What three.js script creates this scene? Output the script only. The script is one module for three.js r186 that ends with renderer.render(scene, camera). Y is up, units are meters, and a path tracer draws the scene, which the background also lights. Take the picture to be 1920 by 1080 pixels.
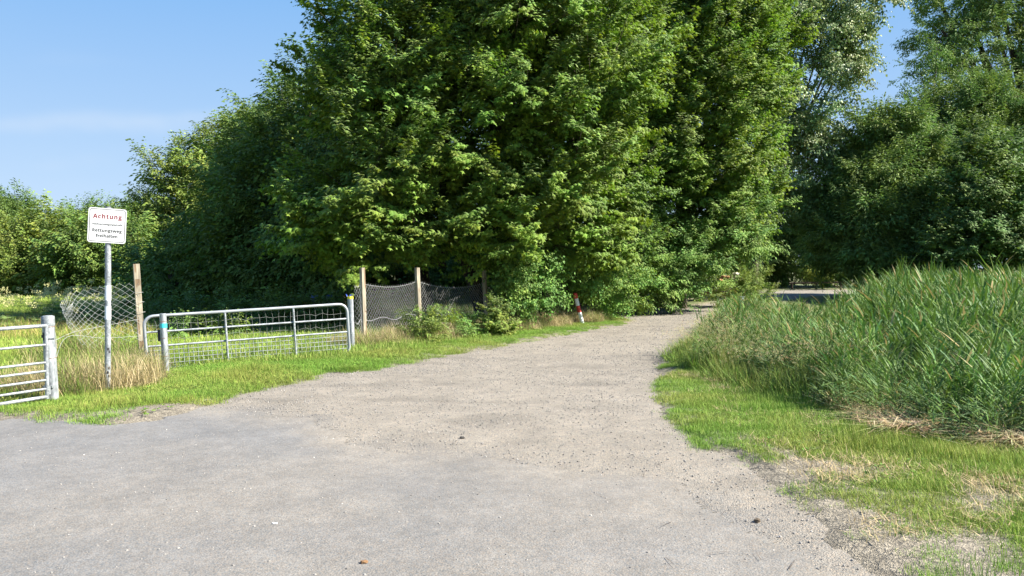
import * as THREE from 'three';
import { mergeGeometries } from 'three/addons/utils/BufferGeometryUtils.js';
import { ImprovedNoise } from 'three/addons/math/ImprovedNoise.js';
import { RoundedBoxGeometry } from 'three/addons/geometries/RoundedBoxGeometry.js';

// ---------------------------------------------------------------- camera, sky, sun, exposure
const F = 1500, HOR = 500, EYE = 1.65;
const scene = new THREE.Scene();
const camera = new THREE.PerspectiveCamera(2 * Math.atan(540 / F) * 180 / Math.PI, 1024 / 576, 0.1, 3000);
camera.position.set(0, EYE, 0);
camera.rotation.x = -Math.atan((540 - HOR) / F);
const renderer = new THREE.WebGLRenderer({ antialias: true });
renderer.setSize(1024, 576);
renderer.toneMapping = THREE.LinearToneMapping;
renderer.toneMappingExposure = 3.2;
renderer.shadowMap.enabled = true;
const SUN_EL = 40 * Math.PI / 180, SUN_BACK = 9 * Math.PI / 180;
const sunDir = new THREE.Vector3(Math.cos(SUN_EL) * Math.cos(SUN_BACK), Math.sin(SUN_EL), Math.cos(SUN_EL) * Math.sin(SUN_BACK));
const sun = new THREE.DirectionalLight(new THREE.Color(1, 0.94, 0.83), 5);
sun.position.copy(sunDir).multiplyScalar(90).add(new THREE.Vector3(0, 0, -22));
sun.target.position.set(0, 0, -22);
sun.castShadow = true;
Object.assign(sun.shadow.camera, { left: -60, right: 60, top: 60, bottom: -60, near: 1, far: 220 });
sun.shadow.mapSize.set(4096, 4096);
scene.add(sun, sun.target);

const noise = new ImprovedNoise();
const N = (x, y, z = 0) => noise.noise(x, y, z);
const fbm = (x, y, z = 0, o = 4) => { let s = 0, a = 0.5; for (let i = 0; i < o; i++) { s += a * N(x, y, z + i * 7.3); x *= 2.03; y *= 2.03; a *= 0.5; } return s; };
const clamp = (x, a = 0, b = 1) => Math.min(b, Math.max(a, x));
const sstep = (a, b, x) => { const t = clamp((x - a) / (b - a)); return t * t * (3 - 2 * t); };
const lerp = (a, b, t) => a + (b - a) * t;
function rngOf(seed) { let a = seed >>> 0; return () => { a = (a + 0x6D2B79F5) | 0; let t = Math.imul(a ^ (a >>> 15), 1 | a); t = (t + Math.imul(t ^ (t >>> 7), 61 | t)) ^ t; return ((t ^ (t >>> 14)) >>> 0) / 4294967296; }; }

{ // clear summer sky with a few thin wisps of cirrus
  const W = 1024, Hh = 512, data = new Float32Array(W * Hh * 4);
  for (let j = 0; j < Hh; j++) {
    const el = ((j + 0.5) / Hh - 0.5) * Math.PI, s = Math.max(0, Math.sin(el));
    for (let i = 0; i < W; i++) {
      const az = ((i + 0.5) / W - 0.5) * 2 * Math.PI;
      const t = Math.pow(clamp(s / 0.36), 0.75), t2 = clamp((s - 0.3) / 0.7);
      let r = lerp(lerp(0.225, 0.064, t), 0.028, t2), g = lerp(lerp(0.275, 0.150, t), 0.080, t2), b = lerp(lerp(0.325, 0.285, t), 0.215, t2);
      const dx = Math.cos(el) * Math.cos(az), dy = Math.sin(el), dz = Math.cos(el) * Math.sin(az);
      if (dy > 0.02) {
        const px = dx / (dy + 0.12), pz = dz / (dy + 0.12);
        const c = fbm(px * 0.9 + pz * 0.35 + 2.2, pz * 2.2 - px * 0.4, 3.1, 5), patch = sstep(0.0, 0.35, fbm(px * 0.5, pz * 0.5, 9.2, 3) + 0.12);
        const k = 0.5 * sstep(0.08, 0.45, c) * patch * sstep(0.02, 0.15, dy);
        r = lerp(r, 0.24, k); g = lerp(g, 0.27, k); b = lerp(b, 0.31, k);
      }
      const o = (j * W + i) * 4; data[o] = r; data[o + 1] = g; data[o + 2] = b; data[o + 3] = 1;
    }
  }
  const tex = new THREE.DataTexture(data, W, Hh, THREE.RGBAFormat, THREE.FloatType);
  tex.mapping = THREE.EquirectangularReflectionMapping; tex.magFilter = THREE.LinearFilter; tex.needsUpdate = true;
  scene.background = tex; scene.environment = tex;
}

// ---------------------------------------------------------------- helpers
const V = (x, y, z) => new THREE.Vector3(x, y, z);
const at = (px, py, d) => V((px - 960) * d / F, EYE - (py - HOR) * d / F, -d);        // a point seen at px, py, d metres ahead
const gr = (px, py) => { const d = EYE * F / (py - HOR); return [(px - 960) * d / F, -d]; }; // where the ground is seen
const col = (r, g, b) => new THREE.Color().setRGB(r, g, b);
const used = new Map();
function numbered(n) { const k = used.get(n) || 0; used.set(n, k + 1); return k ? `${n}_${String(k).padStart(3, '0')}` : n; }
function tag(o, label, category, group, kind) { if (label) o.userData.label = label; if (category) o.userData.category = category; if (group) o.userData.group = group; if (kind) o.userData.kind = kind; return o; }
function thing(name, label, category, pos, group, kind) { const o = new THREE.Group(); o.name = numbered(name); o.position.copy(pos); scene.add(o); return tag(o, label, category, group, kind); }
const cleaned = g => { if (g.index) g = g.toNonIndexed(); for (const k of Object.keys(g.attributes)) if (!['position', 'normal', 'uv'].includes(k)) g.deleteAttribute(k); return g; };
// merges world-space geometries into one named mesh under parent (a thing at its base)
function part(name, geos, material, parent, kind) {
  geos = (Array.isArray(geos) ? geos : [geos]).map(cleaned);
  const g = geos.length > 1 ? mergeGeometries(geos) : geos[0];
  const p = new THREE.Vector3(); for (let o = parent; o && o !== scene; o = o.parent) p.add(o.position);
  g.translate(-p.x, -p.y, -p.z);
  const m = new THREE.Mesh(g, material); m.name = name; m.castShadow = m.receiveShadow = true; if (kind) m.userData.kind = kind;
  parent.add(m); return m;
}
const YUP = V(0, 1, 0);
function rod(a, b, r, r2 = r, sides = 10, open = false) {
  const d = b.clone().sub(a), L = d.length(), g = new THREE.CylinderGeometry(r2, r, L, sides, 1, open);
  const uv = g.attributes.uv; for (let i = 0; i < uv.count; i++) uv.setXY(i, uv.getX(i) * r * 6.28, uv.getY(i) * L);
  g.applyQuaternion(new THREE.Quaternion().setFromUnitVectors(YUP, d.normalize()));
  g.translate((a.x + b.x) / 2, (a.y + b.y) / 2, (a.z + b.z) / 2); return g;
}
function tube(pts, r, seg = 60, sides = 8, closed = false) { return new THREE.TubeGeometry(new THREE.CatmullRomCurve3(pts, closed, 'centripetal'), seg, r, sides, closed); }
function wirePoly(pts, r, out) { for (let i = 1; i < pts.length; i++) out.push(rod(pts[i - 1], pts[i], r, r, 4, true)); }
function instanced(name, geo, material, list, parent, kind = 'stuff') {
  const m = new THREE.InstancedMesh(geo, material, list.length), p = parent ? parent.position : V(0, 0, 0), M = new THREE.Matrix4();
  list.forEach((e, i) => { M.copy(e.m); M.elements[12] -= p.x; M.elements[13] -= p.y; M.elements[14] -= p.z; m.setMatrixAt(i, M); m.setColorAt(i, e.c || WHITE); });
  m.name = parent ? name : numbered(name); m.userData.kind = kind; m.castShadow = m.receiveShadow = true; (parent || scene).add(m); return m;
}
const WHITE = new THREE.Color(1, 1, 1);
const DUM = new THREE.Object3D();
function place(x, y, z, rx, ry, rz, sx, sy = sx, sz = sx) { DUM.position.set(x, y, z); DUM.rotation.set(rx, ry, rz, 'YXZ'); DUM.scale.set(sx, sy, sz); DUM.updateMatrix(); return DUM.matrix.clone(); }

// tileable textures made of noise
function tileNoise(size, cells, seed) { // value noise that repeats
  const r = rngOf(seed), g = new Float32Array(cells * cells); for (let i = 0; i < g.length; i++) g[i] = r();
  return (u, v) => { const x = u * cells, y = v * cells, i = Math.floor(x), j = Math.floor(y); let fx = x - i, fy = y - j; fx = fx * fx * (3 - 2 * fx); fy = fy * fy * (3 - 2 * fy);
    const a = (i % cells + cells) % cells, b = (a + 1) % cells, c = (j % cells + cells) % cells, d = (c + 1) % cells;
    return lerp(lerp(g[c * cells + a], g[c * cells + b], fx), lerp(g[d * cells + a], g[d * cells + b], fx), fy); };
}
function makeTex(size, f, srgb = true, repeat = 1) {
  const d = new Uint8Array(size * size * 4);
  for (let j = 0; j < size; j++) for (let i = 0; i < size; i++) { const c = f((i + 0.5) / size, (j + 0.5) / size, i, j), o = (j * size + i) * 4; d[o] = clamp(c[0]) * 255; d[o + 1] = clamp(c[1]) * 255; d[o + 2] = clamp(c[2]) * 255; d[o + 3] = 255; }
  const t = new THREE.DataTexture(d, size, size, THREE.RGBAFormat, THREE.UnsignedByteType);
  t.wrapS = t.wrapT = THREE.RepeatWrapping; t.magFilter = THREE.LinearFilter; t.minFilter = THREE.LinearMipmapLinearFilter; t.generateMipmaps = true;
  if (srgb) t.colorSpace = THREE.SRGBColorSpace; t.repeat.set(repeat, repeat); t.needsUpdate = true; return t;
}
// grit: stones of many tones in a finer bed; worley cells that wrap
function gritTex(size, cells, seed, contrast, bed, heightOut) {
  const r = rngOf(seed), px = [], tone = [], rad = [];
  for (let i = 0; i < cells * cells; i++) { px.push([r(), r()]); tone.push(r()); rad.push(0.25 + 0.45 * r()); }
  const n1 = tileNoise(size, 24, seed + 1), n2 = tileNoise(size, 90, seed + 2), n3 = tileNoise(size, size / 3 | 0, seed + 3), n4 = tileNoise(size, 7, seed + 4);
  const h = new Float32Array(size * size), colr = new Float32Array(size * size * 3);
  for (let j = 0; j < size; j++) for (let i = 0; i < size; i++) {
    const u = (i + 0.5) / size, v = (j + 0.5) / size, x = u * cells, y = v * cells, a = Math.floor(x), b = Math.floor(y);
    let best = 9, k = 0;
    for (let q = -1; q <= 1; q++) for (let p = -1; p <= 1; p++) { const id = ((b + q + cells) % cells) * cells + (a + p + cells) % cells, dx = a + p + px[id][0] - x, dy = b + q + px[id][1] - y, d = Math.sqrt(dx * dx + dy * dy) / rad[id]; if (d < best) { best = d; k = id; } }
    const st = 1 - sstep(0.75, 1.0, best), fine = n3(u, v) - 0.5, mid = (n1(u, v) - 0.5) * 0.5 + (n2(u, v) - 0.5) * 0.5 + (n4(u, v) - 0.5) * 0.4;
    let L = bed + mid * 0.16 + fine * 0.22; const T = tone[k];
    const stone = T < 0.12 ? 0.5 : T > 0.9 ? 0.97 : 0.68 + 0.24 * T;
    L = lerp(L, stone, st * contrast);
    const warm = (T - 0.5) * 0.08 * st, o = j * size + i;
    colr[o * 3] = L + warm; colr[o * 3 + 1] = L; colr[o * 3 + 2] = L - warm; h[o] = 0.4 + st * 0.5 * (1 - best * best * 0.6) + fine * 0.25;
  }
  let mean = 0; for (let i = 0; i < colr.length; i++) mean += Math.pow(clamp(colr[i]), 2.2) / colr.length;
  const map = makeTex(size, (u, v, i, j) => { const o = (j * size + i) * 3; return [colr[o], colr[o + 1], colr[o + 2]]; });
  const bump = makeTex(size, (u, v, i, j) => { const q = h[j * size + i]; return [q, q, q]; }, false);
  return { map, bump, mean };
}

// ---------------------------------------------------------------- layout on the ground
const G = (...pts) => pts.map(p => p.length === 3 ? [p[0], p[1]] : gr(p[0], p[1]));
const roadPoly = [...G([0, 770], [45, 772], [100, 785], [180, 801], [290, 791], [350, 772], [420, 745], [500, 725], [580, 711], [600, 697], [640, 700], [700, 692], [850, 663], [1000, 640], [1100, 620], [1200, 602], [1170, 594], [1140, 589], [1230, 584], [1300, 575], [1350, 566], [1400, 556], [1450, 546]),
  [19, -56], [34, -60], [34, -55], ...G([1590, 552], [1520, 556], [1440, 567], [1372, 581], [1350, 592], [1300, 640], [1262, 664], [1240, 690], [1231, 737], [1246, 768], [1280, 802], [1330, 838], [1400, 872], [1450, 907], [1500, 952], [1560, 1012], [1640, 1075], [1760, 1190]),
  [3.2, 6], [-60, 6], [-60, -4.5], [-16, -6.5], [-9, -8.4]];
const asphaltEdge = G([330, 762], [400, 766], [480, 774], [590, 790], [660, 828], [760, 852], [900, 856], [1050, 884], [1250, 905], [1350, 962], [1500, 1042], [1600, 1120]);
const asphaltPoly = [...asphaltEdge, [3.2, 6], [-60, 6], [-60, -30], [-8, -30]];
const reedPoly = [...G([1306, 642], [1356, 596], [1440, 570], [1520, 561], [1640, 556]), [26, -48], [60, -50], [60, -4], ...G([2300, 900], [1920, 846], [1800, 834], [1680, 812], [1560, 775], [1490, 748], [1400, 722], [1310, 690], [1285, 668])];
function sd(poly, x, z) { // signed distance, negative inside
  let best = 1e9, inside = false;
  for (let i = 0, j = poly.length - 1; i < poly.length; j = i++) {
    const [xi, zi] = poly[i], [xj, zj] = poly[j], ex = xj - xi, ez = zj - zi, wx = x - xi, wz = z - zi, t = clamp((wx * ex + wz * ez) / (ex * ex + ez * ez)), dx = wx - ex * t, dz = wz - ez * t;
    best = Math.min(best, dx * dx + dz * dz);
    if ((zi > z) !== (zj > z) && x < (xj - xi) * (z - zi) / (zj - zi) + xi) inside = !inside;
  }
  return (inside ? -1 : 1) * Math.sqrt(best);
}
const roadSd = (x, z) => sd(roadPoly, x, z) + 0.10 * N(x * 1.7, z * 1.7, 4.2) + 0.07 * N(x * 5, z * 5, 1.2) + 0.045 * N(x * 14, z * 14, 6.2);
const roadY = (x, z) => -0.055 * sstep(-4.6, -5.8, x) * sstep(-12, -10, z) + 0.012 * N(x * 0.5, z * 0.5, 2.2) - 0.006;
const reedH = (x, z) => { // how tall the reed bed stands
  const d = -z, px = 960 + x * F / d, far = lerp(0.8, 1.38, sstep(1430, 1640, px + 40 * N(x * 0.5, z * 0.5, 7)));
  let h = far * lerp(0.55, 1, sstep(8.5, 15, d));
  const low = lerp(0.85, 0.14, sstep(14, 30, d)) + 0.15 * sstep(1440, 1380, px);
  h = lerp(Math.min(h, low), h, sstep(1540, 1690, px + 50 * N(x * 0.6, z * 0.6, 17)));
  return h * (1 + 0.30 * N(x * 0.8, z * 0.8, 3.3) + 0.12 * N(x * 2.2, z * 2.2, 8.3));
};
function groundY(x, z, s = roadSd(x, z)) {
  let y = lerp(-0.05, 0.035, sstep(-0.25, 0.25, s)) + 0.03 * fbm(x * 0.9, z * 0.9, 5.5, 3) * sstep(0, 0.6, s);
  y += -0.075 * sstep(-4.2, -5.8, x) * sstep(-14.5, -12, z) * sstep(-0.3, 0.5, s);
  if (x > 2) { const r = sd(reedPoly, x, z); y -= 0.28 * sstep(0.3, -1.2, r) * sstep(1450, 1640, 960 - x * F / z); }
  if (x < -2 && x > -12 && z < -14 && z > -18) y += 0.03;
  return y;
}

// ---------------------------------------------------------------- ground, road surfaces
const grit = gritTex(1024, 150, 11, 0.6, 0.80), tar = gritTex(1024, 190, 31, 0.25, 0.88);
const M = {};
M.gravel = new THREE.MeshStandardMaterial({ vertexColors: true, map: grit.map, bumpMap: grit.bump, bumpScale: 0.006, roughness: 0.95 });
M.asphalt = new THREE.MeshStandardMaterial({ vertexColors: true, map: tar.map, bumpMap: tar.bump, bumpScale: 0.0025, roughness: 0.92 });
const soil = (() => { const a = tileNoise(512, 16, 5), b = tileNoise(512, 60, 6), c = tileNoise(512, 200, 7); return makeTex(512, (u, v) => { const L = 0.78 + (a(u, v) - 0.5) * 0.18 + (b(u, v) - 0.5) * 0.3 + (c(u, v) - 0.5) * 0.4; return [L, L, L * 0.98]; }); })();
M.ground = new THREE.MeshStandardMaterial({ vertexColors: true, map: soil, bumpMap: soil, bumpScale: 0.012, roughness: 1 });
const spread = (a, b, step, grow) => { const o = []; let x = a; while (x < b) { o.push(x); x += step(x); } o.push(b); return o; };
function sheet(name, xs, zs, keep, heightOf, colorOf, material, uvScale) {
  const nx = xs.length, nz = zs.length, pos = new Float32Array(nx * nz * 3), cl = new Float32Array(nx * nz * 3), uv = new Float32Array(nx * nz * 2), ok = new Float32Array(nx * nz), idx = [], c = [0, 0, 0];
  for (let j = 0; j < nz; j++) for (let i = 0; i < nx; i++) {
    const k = j * nx + i, x = xs[i], z = zs[j], s = keep(x, z); ok[k] = s;
    if (s > 1.2) continue;
    pos[k * 3] = x; pos[k * 3 + 1] = heightOf(x, z, s); pos[k * 3 + 2] = z; colorOf(x, z, s, c); cl.set(c, k * 3); uv[k * 2] = x / uvScale; uv[k * 2 + 1] = z / uvScale;
  }
  for (let j = 0; j < nz - 1; j++) for (let i = 0; i < nx - 1; i++) {
    const a = j * nx + i, b = a + 1, e = a + nx, f = e + 1;
    if (ok[a] + ok[e] + ok[b] < 0) idx.push(a, e, b); if (ok[b] + ok[e] + ok[f] < 0) idx.push(b, e, f);
  }
  const g = new THREE.BufferGeometry(); g.setAttribute('position', new THREE.BufferAttribute(pos, 3)); g.setAttribute('color', new THREE.BufferAttribute(cl, 3)); g.setAttribute('uv', new THREE.BufferAttribute(uv, 2));
  g.setIndex(idx); g.computeVertexNormals();
  const m = new THREE.Mesh(g, material); m.name = name; m.userData.kind = 'structure'; m.receiveShadow = m.castShadow = true; scene.add(m); return m;
}
// tones of the worn surfaces: sandy dust over grey, drier and damper patches, wheel tracks
function roadTone(x, z, c, mean) {
  const a = fbm(x * 0.35 + 3, z * 0.35, 1.5, 4), b = fbm(x * 1.3, z * 1.3, 6.5, 4), f = fbm(x * 5, z * 5, 2.5, 3);
  const as = sd(asphaltPoly, x, z), tarK = sstep(0.5, -0.5, as + 0.8 * b);
  const dust = sstep(-0.45, 0.35, a + 0.25 * b + 0.20 * sstep(-3.6, 0.4, x)) * (1 - 0.5 * sstep(-2.0, -4.5, x));
  const L = 1 + lerp(0.18, 0.06, tarK) * b + lerp(0.16, 0.08, tarK) * f;
  const grey = [0.146, 0.143, 0.140], sand = [0.182, 0.164, 0.140], stone = [0.212, 0.188, 0.155];
  for (let i = 0; i < 3; i++) c[i] = lerp(stone[i], lerp(grey[i], sand[i], 0.75 * dust), tarK) * L;
  const damp = sstep(0.10, 0.32, fbm(x * 0.8 + 7, z * 1.6 + 1, 8.5, 3)) * (1 - tarK * 0.75);
  for (let i = 0; i < 3; i++) c[i] *= (1 - 0.2 * damp) / mean;
}
{
  const xs = [...spread(-60, -14, () => 1.2), ...spread(-13.9, 8.4, () => 0.055), ...spread(8.5, 36, () => 0.3)], zs = spread(-62, 6, z => Math.max(0.045, -z * 0.0062));
  sheet('gravel_track', xs, zs, (x, z) => roadSd(x, z), (x, z) => roadY(x, z) + 0.01 * N(x * 2, z * 2, 3) , (x, z, s, c) => { roadTone(x, z, c, grit.mean); }, M.gravel, 1.9);
  const xa = [...spread(-60, -14, () => 1.2), ...spread(-13.9, 3.4, () => 0.055)], za = spread(-12, 6, z => Math.max(0.045, -z * 0.0062));
  sheet('asphalt_road', xa, za, (x, z) => { const r = roadSd(x, z); return Math.max(r, sd(asphaltPoly, x, z) + 0.35 * fbm(x * 1.6, z * 1.6, 9.1, 4)); }, (x, z) => roadY(x, z) + 0.01 * N(x * 2, z * 2, 3) + 0.005, (x, z, s, c) => roadTone(x, z, c, tar.mean), M.asphalt, 2.3);
  const gx = [...spread(-400, -42, x => 40), ...spread(-40, -16, () => 0.6), ...spread(-15.5, 9, () => 0.11), ...spread(9.5, 40, () => 0.6), ...spread(44, 400, () => 40)];
  const gz = [...spread(-700, -64, () => 40), ...spread(-62, -30, () => 0.5), ...spread(-29.5, 2, z => Math.max(0.09, -z * 0.009)), ...spread(4, 300, () => 30)];
  sheet('ground', gx, gz, () => -1, (x, z) => groundY(x, z), (x, z, _, c) => {
    const s = roadSd(x, z), a = fbm(x * 0.7, z * 0.7, 2.7, 4), b = fbm(x * 4, z * 4, 5.1, 3);
    const soilK = sstep(0.55, 0.02, s + a * 0.4 - (x < 0 ? 0.6 * sstep(1, 0.3, Math.hypot((x + 3.75) * 0.6, z + 8.95)) : 0) - (x > 0 ? 1.5 * sstep(-8, -4.6, z) : 0)), L = 1 + 0.3 * a + 0.3 * b, dead = sstep(-0.1, 0.3, fbm(x * 1.3 + 5, z * 1.3, 6.1, 3));
    const turf = [lerp(0.09, 0.18, dead), lerp(0.115, 0.155, dead), lerp(0.036, 0.08, dead)], earth = [0.20, 0.174, 0.138];
    for (let i = 0; i < 3; i++) { c[i] = lerp(turf[i], earth[i], soilK) * L / 0.62; }
  }, M.ground, 0.9);
}

// ---------------------------------------------------------------- leaf shapes, sprays, tufts
class Tris { // flat-shaded triangles with a colour each
  constructor() { this.p = []; this.c = []; }
  tri(a, b, c, k) { this.p.push(a.x, a.y, a.z, b.x, b.y, b.z, c.x, c.y, c.z); for (let i = 0; i < 3; i++) this.c.push(k[0], k[1], k[2]); }
  geo() { const g = new THREE.BufferGeometry(); g.setAttribute('position', new THREE.Float32BufferAttribute(this.p, 3)); g.setAttribute('color', new THREE.Float32BufferAttribute(this.c, 3)); g.computeVertexNormals(); return g; }
}
// a leaf lies along +z with its base at the origin, +y is its upper side, length 1
const leafShapes = {
  maple() { const tips = [[-0.35, 0.12], [-0.18, 0.25], [-0.62, 0.42], [-0.22, 0.52], [0, 1], [0.22, 0.52], [0.62, 0.42], [0.18, 0.25], [0.35, 0.12]].map(([x, z]) => V(x, -0.16 * x * x * 2 - 0.10 * z * z, z)); const c = V(0, 0.05, 0.34), b = V(0, 0.0, 0.16), o = []; const ring = [b, ...tips]; for (let i = 0; i < ring.length; i++) o.push([c, ring[i], ring[(i + 1) % ring.length]]); return o; },
  ovate(w = 0.3) { const b = V(0, 0, 0), l = V(-w, 0.07, 0.42), r = V(w, 0.07, 0.42), t = V(0, -0.1, 1), m = V(0, 0, 0.45); return [[b, m, l], [l, m, t], [t, m, r], [r, m, b]]; },
  round() { return leafShapes.ovate(0.42); },
  narrow() { return leafShapes.ovate(0.15); },
};
function addLeaf(T, shape, pos, dir, nrm, size, k) { // nrm: the way its upper side faces, or a roll angle
  const z = dir.clone().normalize(), y = V(0, 1, 0), x = V(0, 0, 0);
  if (typeof nrm === 'number') { x.set(0, 1, 0).cross(z); if (x.lengthSq() < 1e-4) x.set(1, 0, 0); x.normalize(); y.copy(z).cross(x); const c = Math.cos(nrm), q = Math.sin(nrm), y2 = y.clone().multiplyScalar(c).addScaledVector(x, -q); x.multiplyScalar(c).addScaledVector(y, q); y.copy(y2); }
  else { y.copy(nrm).normalize(); z.addScaledVector(y, -0.85 * z.dot(y)).normalize(); x.copy(y).cross(z).normalize(); y.copy(z).cross(x); }
  const q = v => V(pos.x + size * (v.x * x.x + v.y * y.x + v.z * z.x), pos.y + size * (v.x * x.y + v.y * y.y + v.z * z.y), pos.z + size * (v.x * x.z + v.y * y.z + v.z * z.z));
  for (const [a, b, c] of shape) T.tri(q(a), q(b), q(c), k);
}
// a leafy twig about 1 unit long that grows along +z; its leaves face up and outward
function spray(seed, { shape, twigs = 4, leaves = 8, size = 0.16, droop = 0.35, hang = 0.5, loose = 0.5, face = 0.7, spreadA = 0.9, vary = 0.25 }) {
  const r = rngOf(seed), T = new Tris(), leaf = leafShapes[shape]();
  for (let t = 0; t < twigs; t++) {
    const yaw = t === 0 ? 0 : (r() * 2 - 1) * spreadA, pit = (r() - 0.35) * 0.7, len = t === 0 ? 1 : 0.5 + 0.4 * r(), st = t === 0 ? 0 : r() * 0.45;
    for (let i = 0; i < leaves; i++) {
      const u = (i + 0.6) / leaves, s = u * len, side = i % 2 ? 1 : -1;
      const p = V(Math.sin(yaw) * s, Math.sin(pit) * s - droop * s * s * 0.6, st + Math.cos(yaw) * s);
      const ya = yaw + side * (0.5 + 0.7 * r()) * (u > 0.9 ? 0.3 : 1), d = V(Math.sin(ya), -hang * (0.5 + r()), Math.cos(ya)).normalize();
      p.addScaledVector(d, size * 0.35); p.x += (r() - 0.5) * size * 0.5; p.y += (r() - 0.5) * size * 0.6;
      const n = V((r() - 0.5) * 2 * loose + 0.35 * Math.sin(ya), 0.85 + (r() - 0.5) * loose, face * (0.6 + 0.8 * r()) + (r() - 0.5) * loose);
      const v = 1 + (r() - 0.5) * 2 * vary, yel = 1 + (r() - 0.5) * 0.3 * vary / 0.25;
      addLeaf(T, leaf, p, d, n, size * (0.65 + 0.6 * r()), [v * yel, v, v * (2 - yel)]);
    }
  }
  return T.geo();
}
function ribbon(T, p0, az, a0, curl, len, w, segs, k, tw = 0, wide = 0) {
  const step = len / segs, p = p0.clone(); let prev = null;
  for (let i = 0; i <= segs; i++) {
    const t = i / segs, a = a0 + curl * t * t, prof = i === segs ? 0 : wide ? Math.min(1, 0.45 + 2.4 * t) * (1 - Math.pow(t, 2.2)) : 1 - 0.65 * t, ww = w * prof / 2, ta = az + Math.PI / 2 + tw * t;
    const s = V(Math.sin(ta) * ww, 0, Math.cos(ta) * ww), l = p.clone().sub(s), q = p.clone().add(s), sh = 0.75 + 0.25 * Math.min(1, t * 2.5); const kk = k;
    if (prev) { if (i === segs) T.tri(prev[0], prev[1], p.clone(), kk); else { T.tri(prev[0], prev[1], q, kk); T.tri(prev[0], q, l, kk); } }
    prev = [l, q]; p.add(V(Math.sin(a) * Math.sin(az) * step, Math.cos(a) * step, Math.sin(a) * Math.cos(az) * step));
  }
  return p;
}
function tuft(seed, n, R, h0, h1, w, lean, curl, colors, segs = 3) {
  const r = rngOf(seed), T = new Tris();
  for (let i = 0; i < n; i++) { const a = r() * 6.283, q = R * Math.sqrt(r()), c = colors[Math.floor(r() * colors.length)], v = 0.75 + 0.5 * r(); ribbon(T, V(Math.cos(a) * q, -0.01, Math.sin(a) * q), r() * 6.283, lean * r(), curl * (0.3 + r()), lerp(h0, h1, r()), w * (0.7 + 0.6 * r()), segs, c.map(x => x * v)); }
  return T.geo();
}
const leafMat = (c, { trans = 0.35, rough = 0.85, coat = 0.25, coatR = 0.4 } = {}) => new THREE.MeshPhysicalMaterial({ color: col(...c), vertexColors: true, roughness: rough, transmission: trans, thickness: 0, side: THREE.DoubleSide, clearcoat: coat, clearcoatRoughness: coatR, specularIntensity: 0.5 });
const bladeMat = leafMat([1, 1, 1], { trans: 0.3, coat: 0.05, coatR: 0.5 });
M.bark = (() => { const a = tileNoise(256, 12, 71), b = tileNoise(256, 64, 72); const t = makeTex(256, (u, v) => { const L = 0.62 + 0.5 * (a(u * 3, v) - 0.5) + 0.5 * (b(u * 2, v * 0.4) - 0.5); return [L, L * 0.96, L * 0.9]; }); return new THREE.MeshStandardMaterial({ color: col(0.13, 0.105, 0.08), map: t, bumpMap: t, bumpScale: 0.02, roughness: 0.95 }); })();

// ---------------------------------------------------------------- trees
const SP = {
  maple: spray(101, { shape: 'maple', twigs: 5, leaves: 7, size: 0.25, droop: 0.35, hang: 0.7, face: 0.9, loose: 0.9, vary: 0.32 }),
  ovate: spray(103, { shape: 'ovate', twigs: 5, leaves: 9, size: 0.19, droop: 0.3, hang: 0.5, face: 0.7, loose: 0.8 }),
  round: spray(105, { shape: 'round', twigs: 5, leaves: 8, size: 0.15, droop: 0.5, hang: 1.0, face: 0.9, loose: 1.6, vary: 0.3 }),
  narrow: spray(107, { shape: 'narrow', twigs: 6, leaves: 10, size: 0.26, droop: 0.25, hang: 0.3, face: 0.5, loose: 1.3, spreadA: 1.4 }),
};
const LM = {
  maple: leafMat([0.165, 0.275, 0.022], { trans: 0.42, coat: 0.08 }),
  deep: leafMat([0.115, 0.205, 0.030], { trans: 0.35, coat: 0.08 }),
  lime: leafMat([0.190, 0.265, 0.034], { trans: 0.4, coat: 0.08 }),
  hedge: leafMat([0.125, 0.215, 0.030], { trans: 0.35, coat: 0.08 }),
  silver: leafMat([0.170, 0.245, 0.070], { trans: 0.35, coat: 0.45, coatR: 0.35 }),
  willow: leafMat([0.145, 0.235, 0.046], { trans: 0.35, coat: 0.1 }),
  bush: leafMat([0.140, 0.255, 0.040], { trans: 0.35, coat: 0.12 }),
  bramble: leafMat([0.180, 0.265, 0.040], { trans: 0.35, coat: 0.1 }),
};
function limb(out, a, b, r0, r1, sag, seg = 4, sides = 6, r = null) {
  const mid = a.clone().lerp(b, 0.5); mid.y += sag; if (r) { mid.x += (r() - 0.5) * 0.3 * a.distanceTo(b) * 0.5; mid.z += (r() - 0.5) * 0.3 * a.distanceTo(b) * 0.5; }
  const c = new THREE.QuadraticBezierCurve3(a, mid, b); let p = a;
  for (let i = 1; i <= seg; i++) { const q = c.getPoint(i / seg); out.push(rod(p, q, lerp(r0, r1, (i - 1) / seg), lerp(r0, r1, i / seg), sides, true)); p = q; }
}
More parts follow.
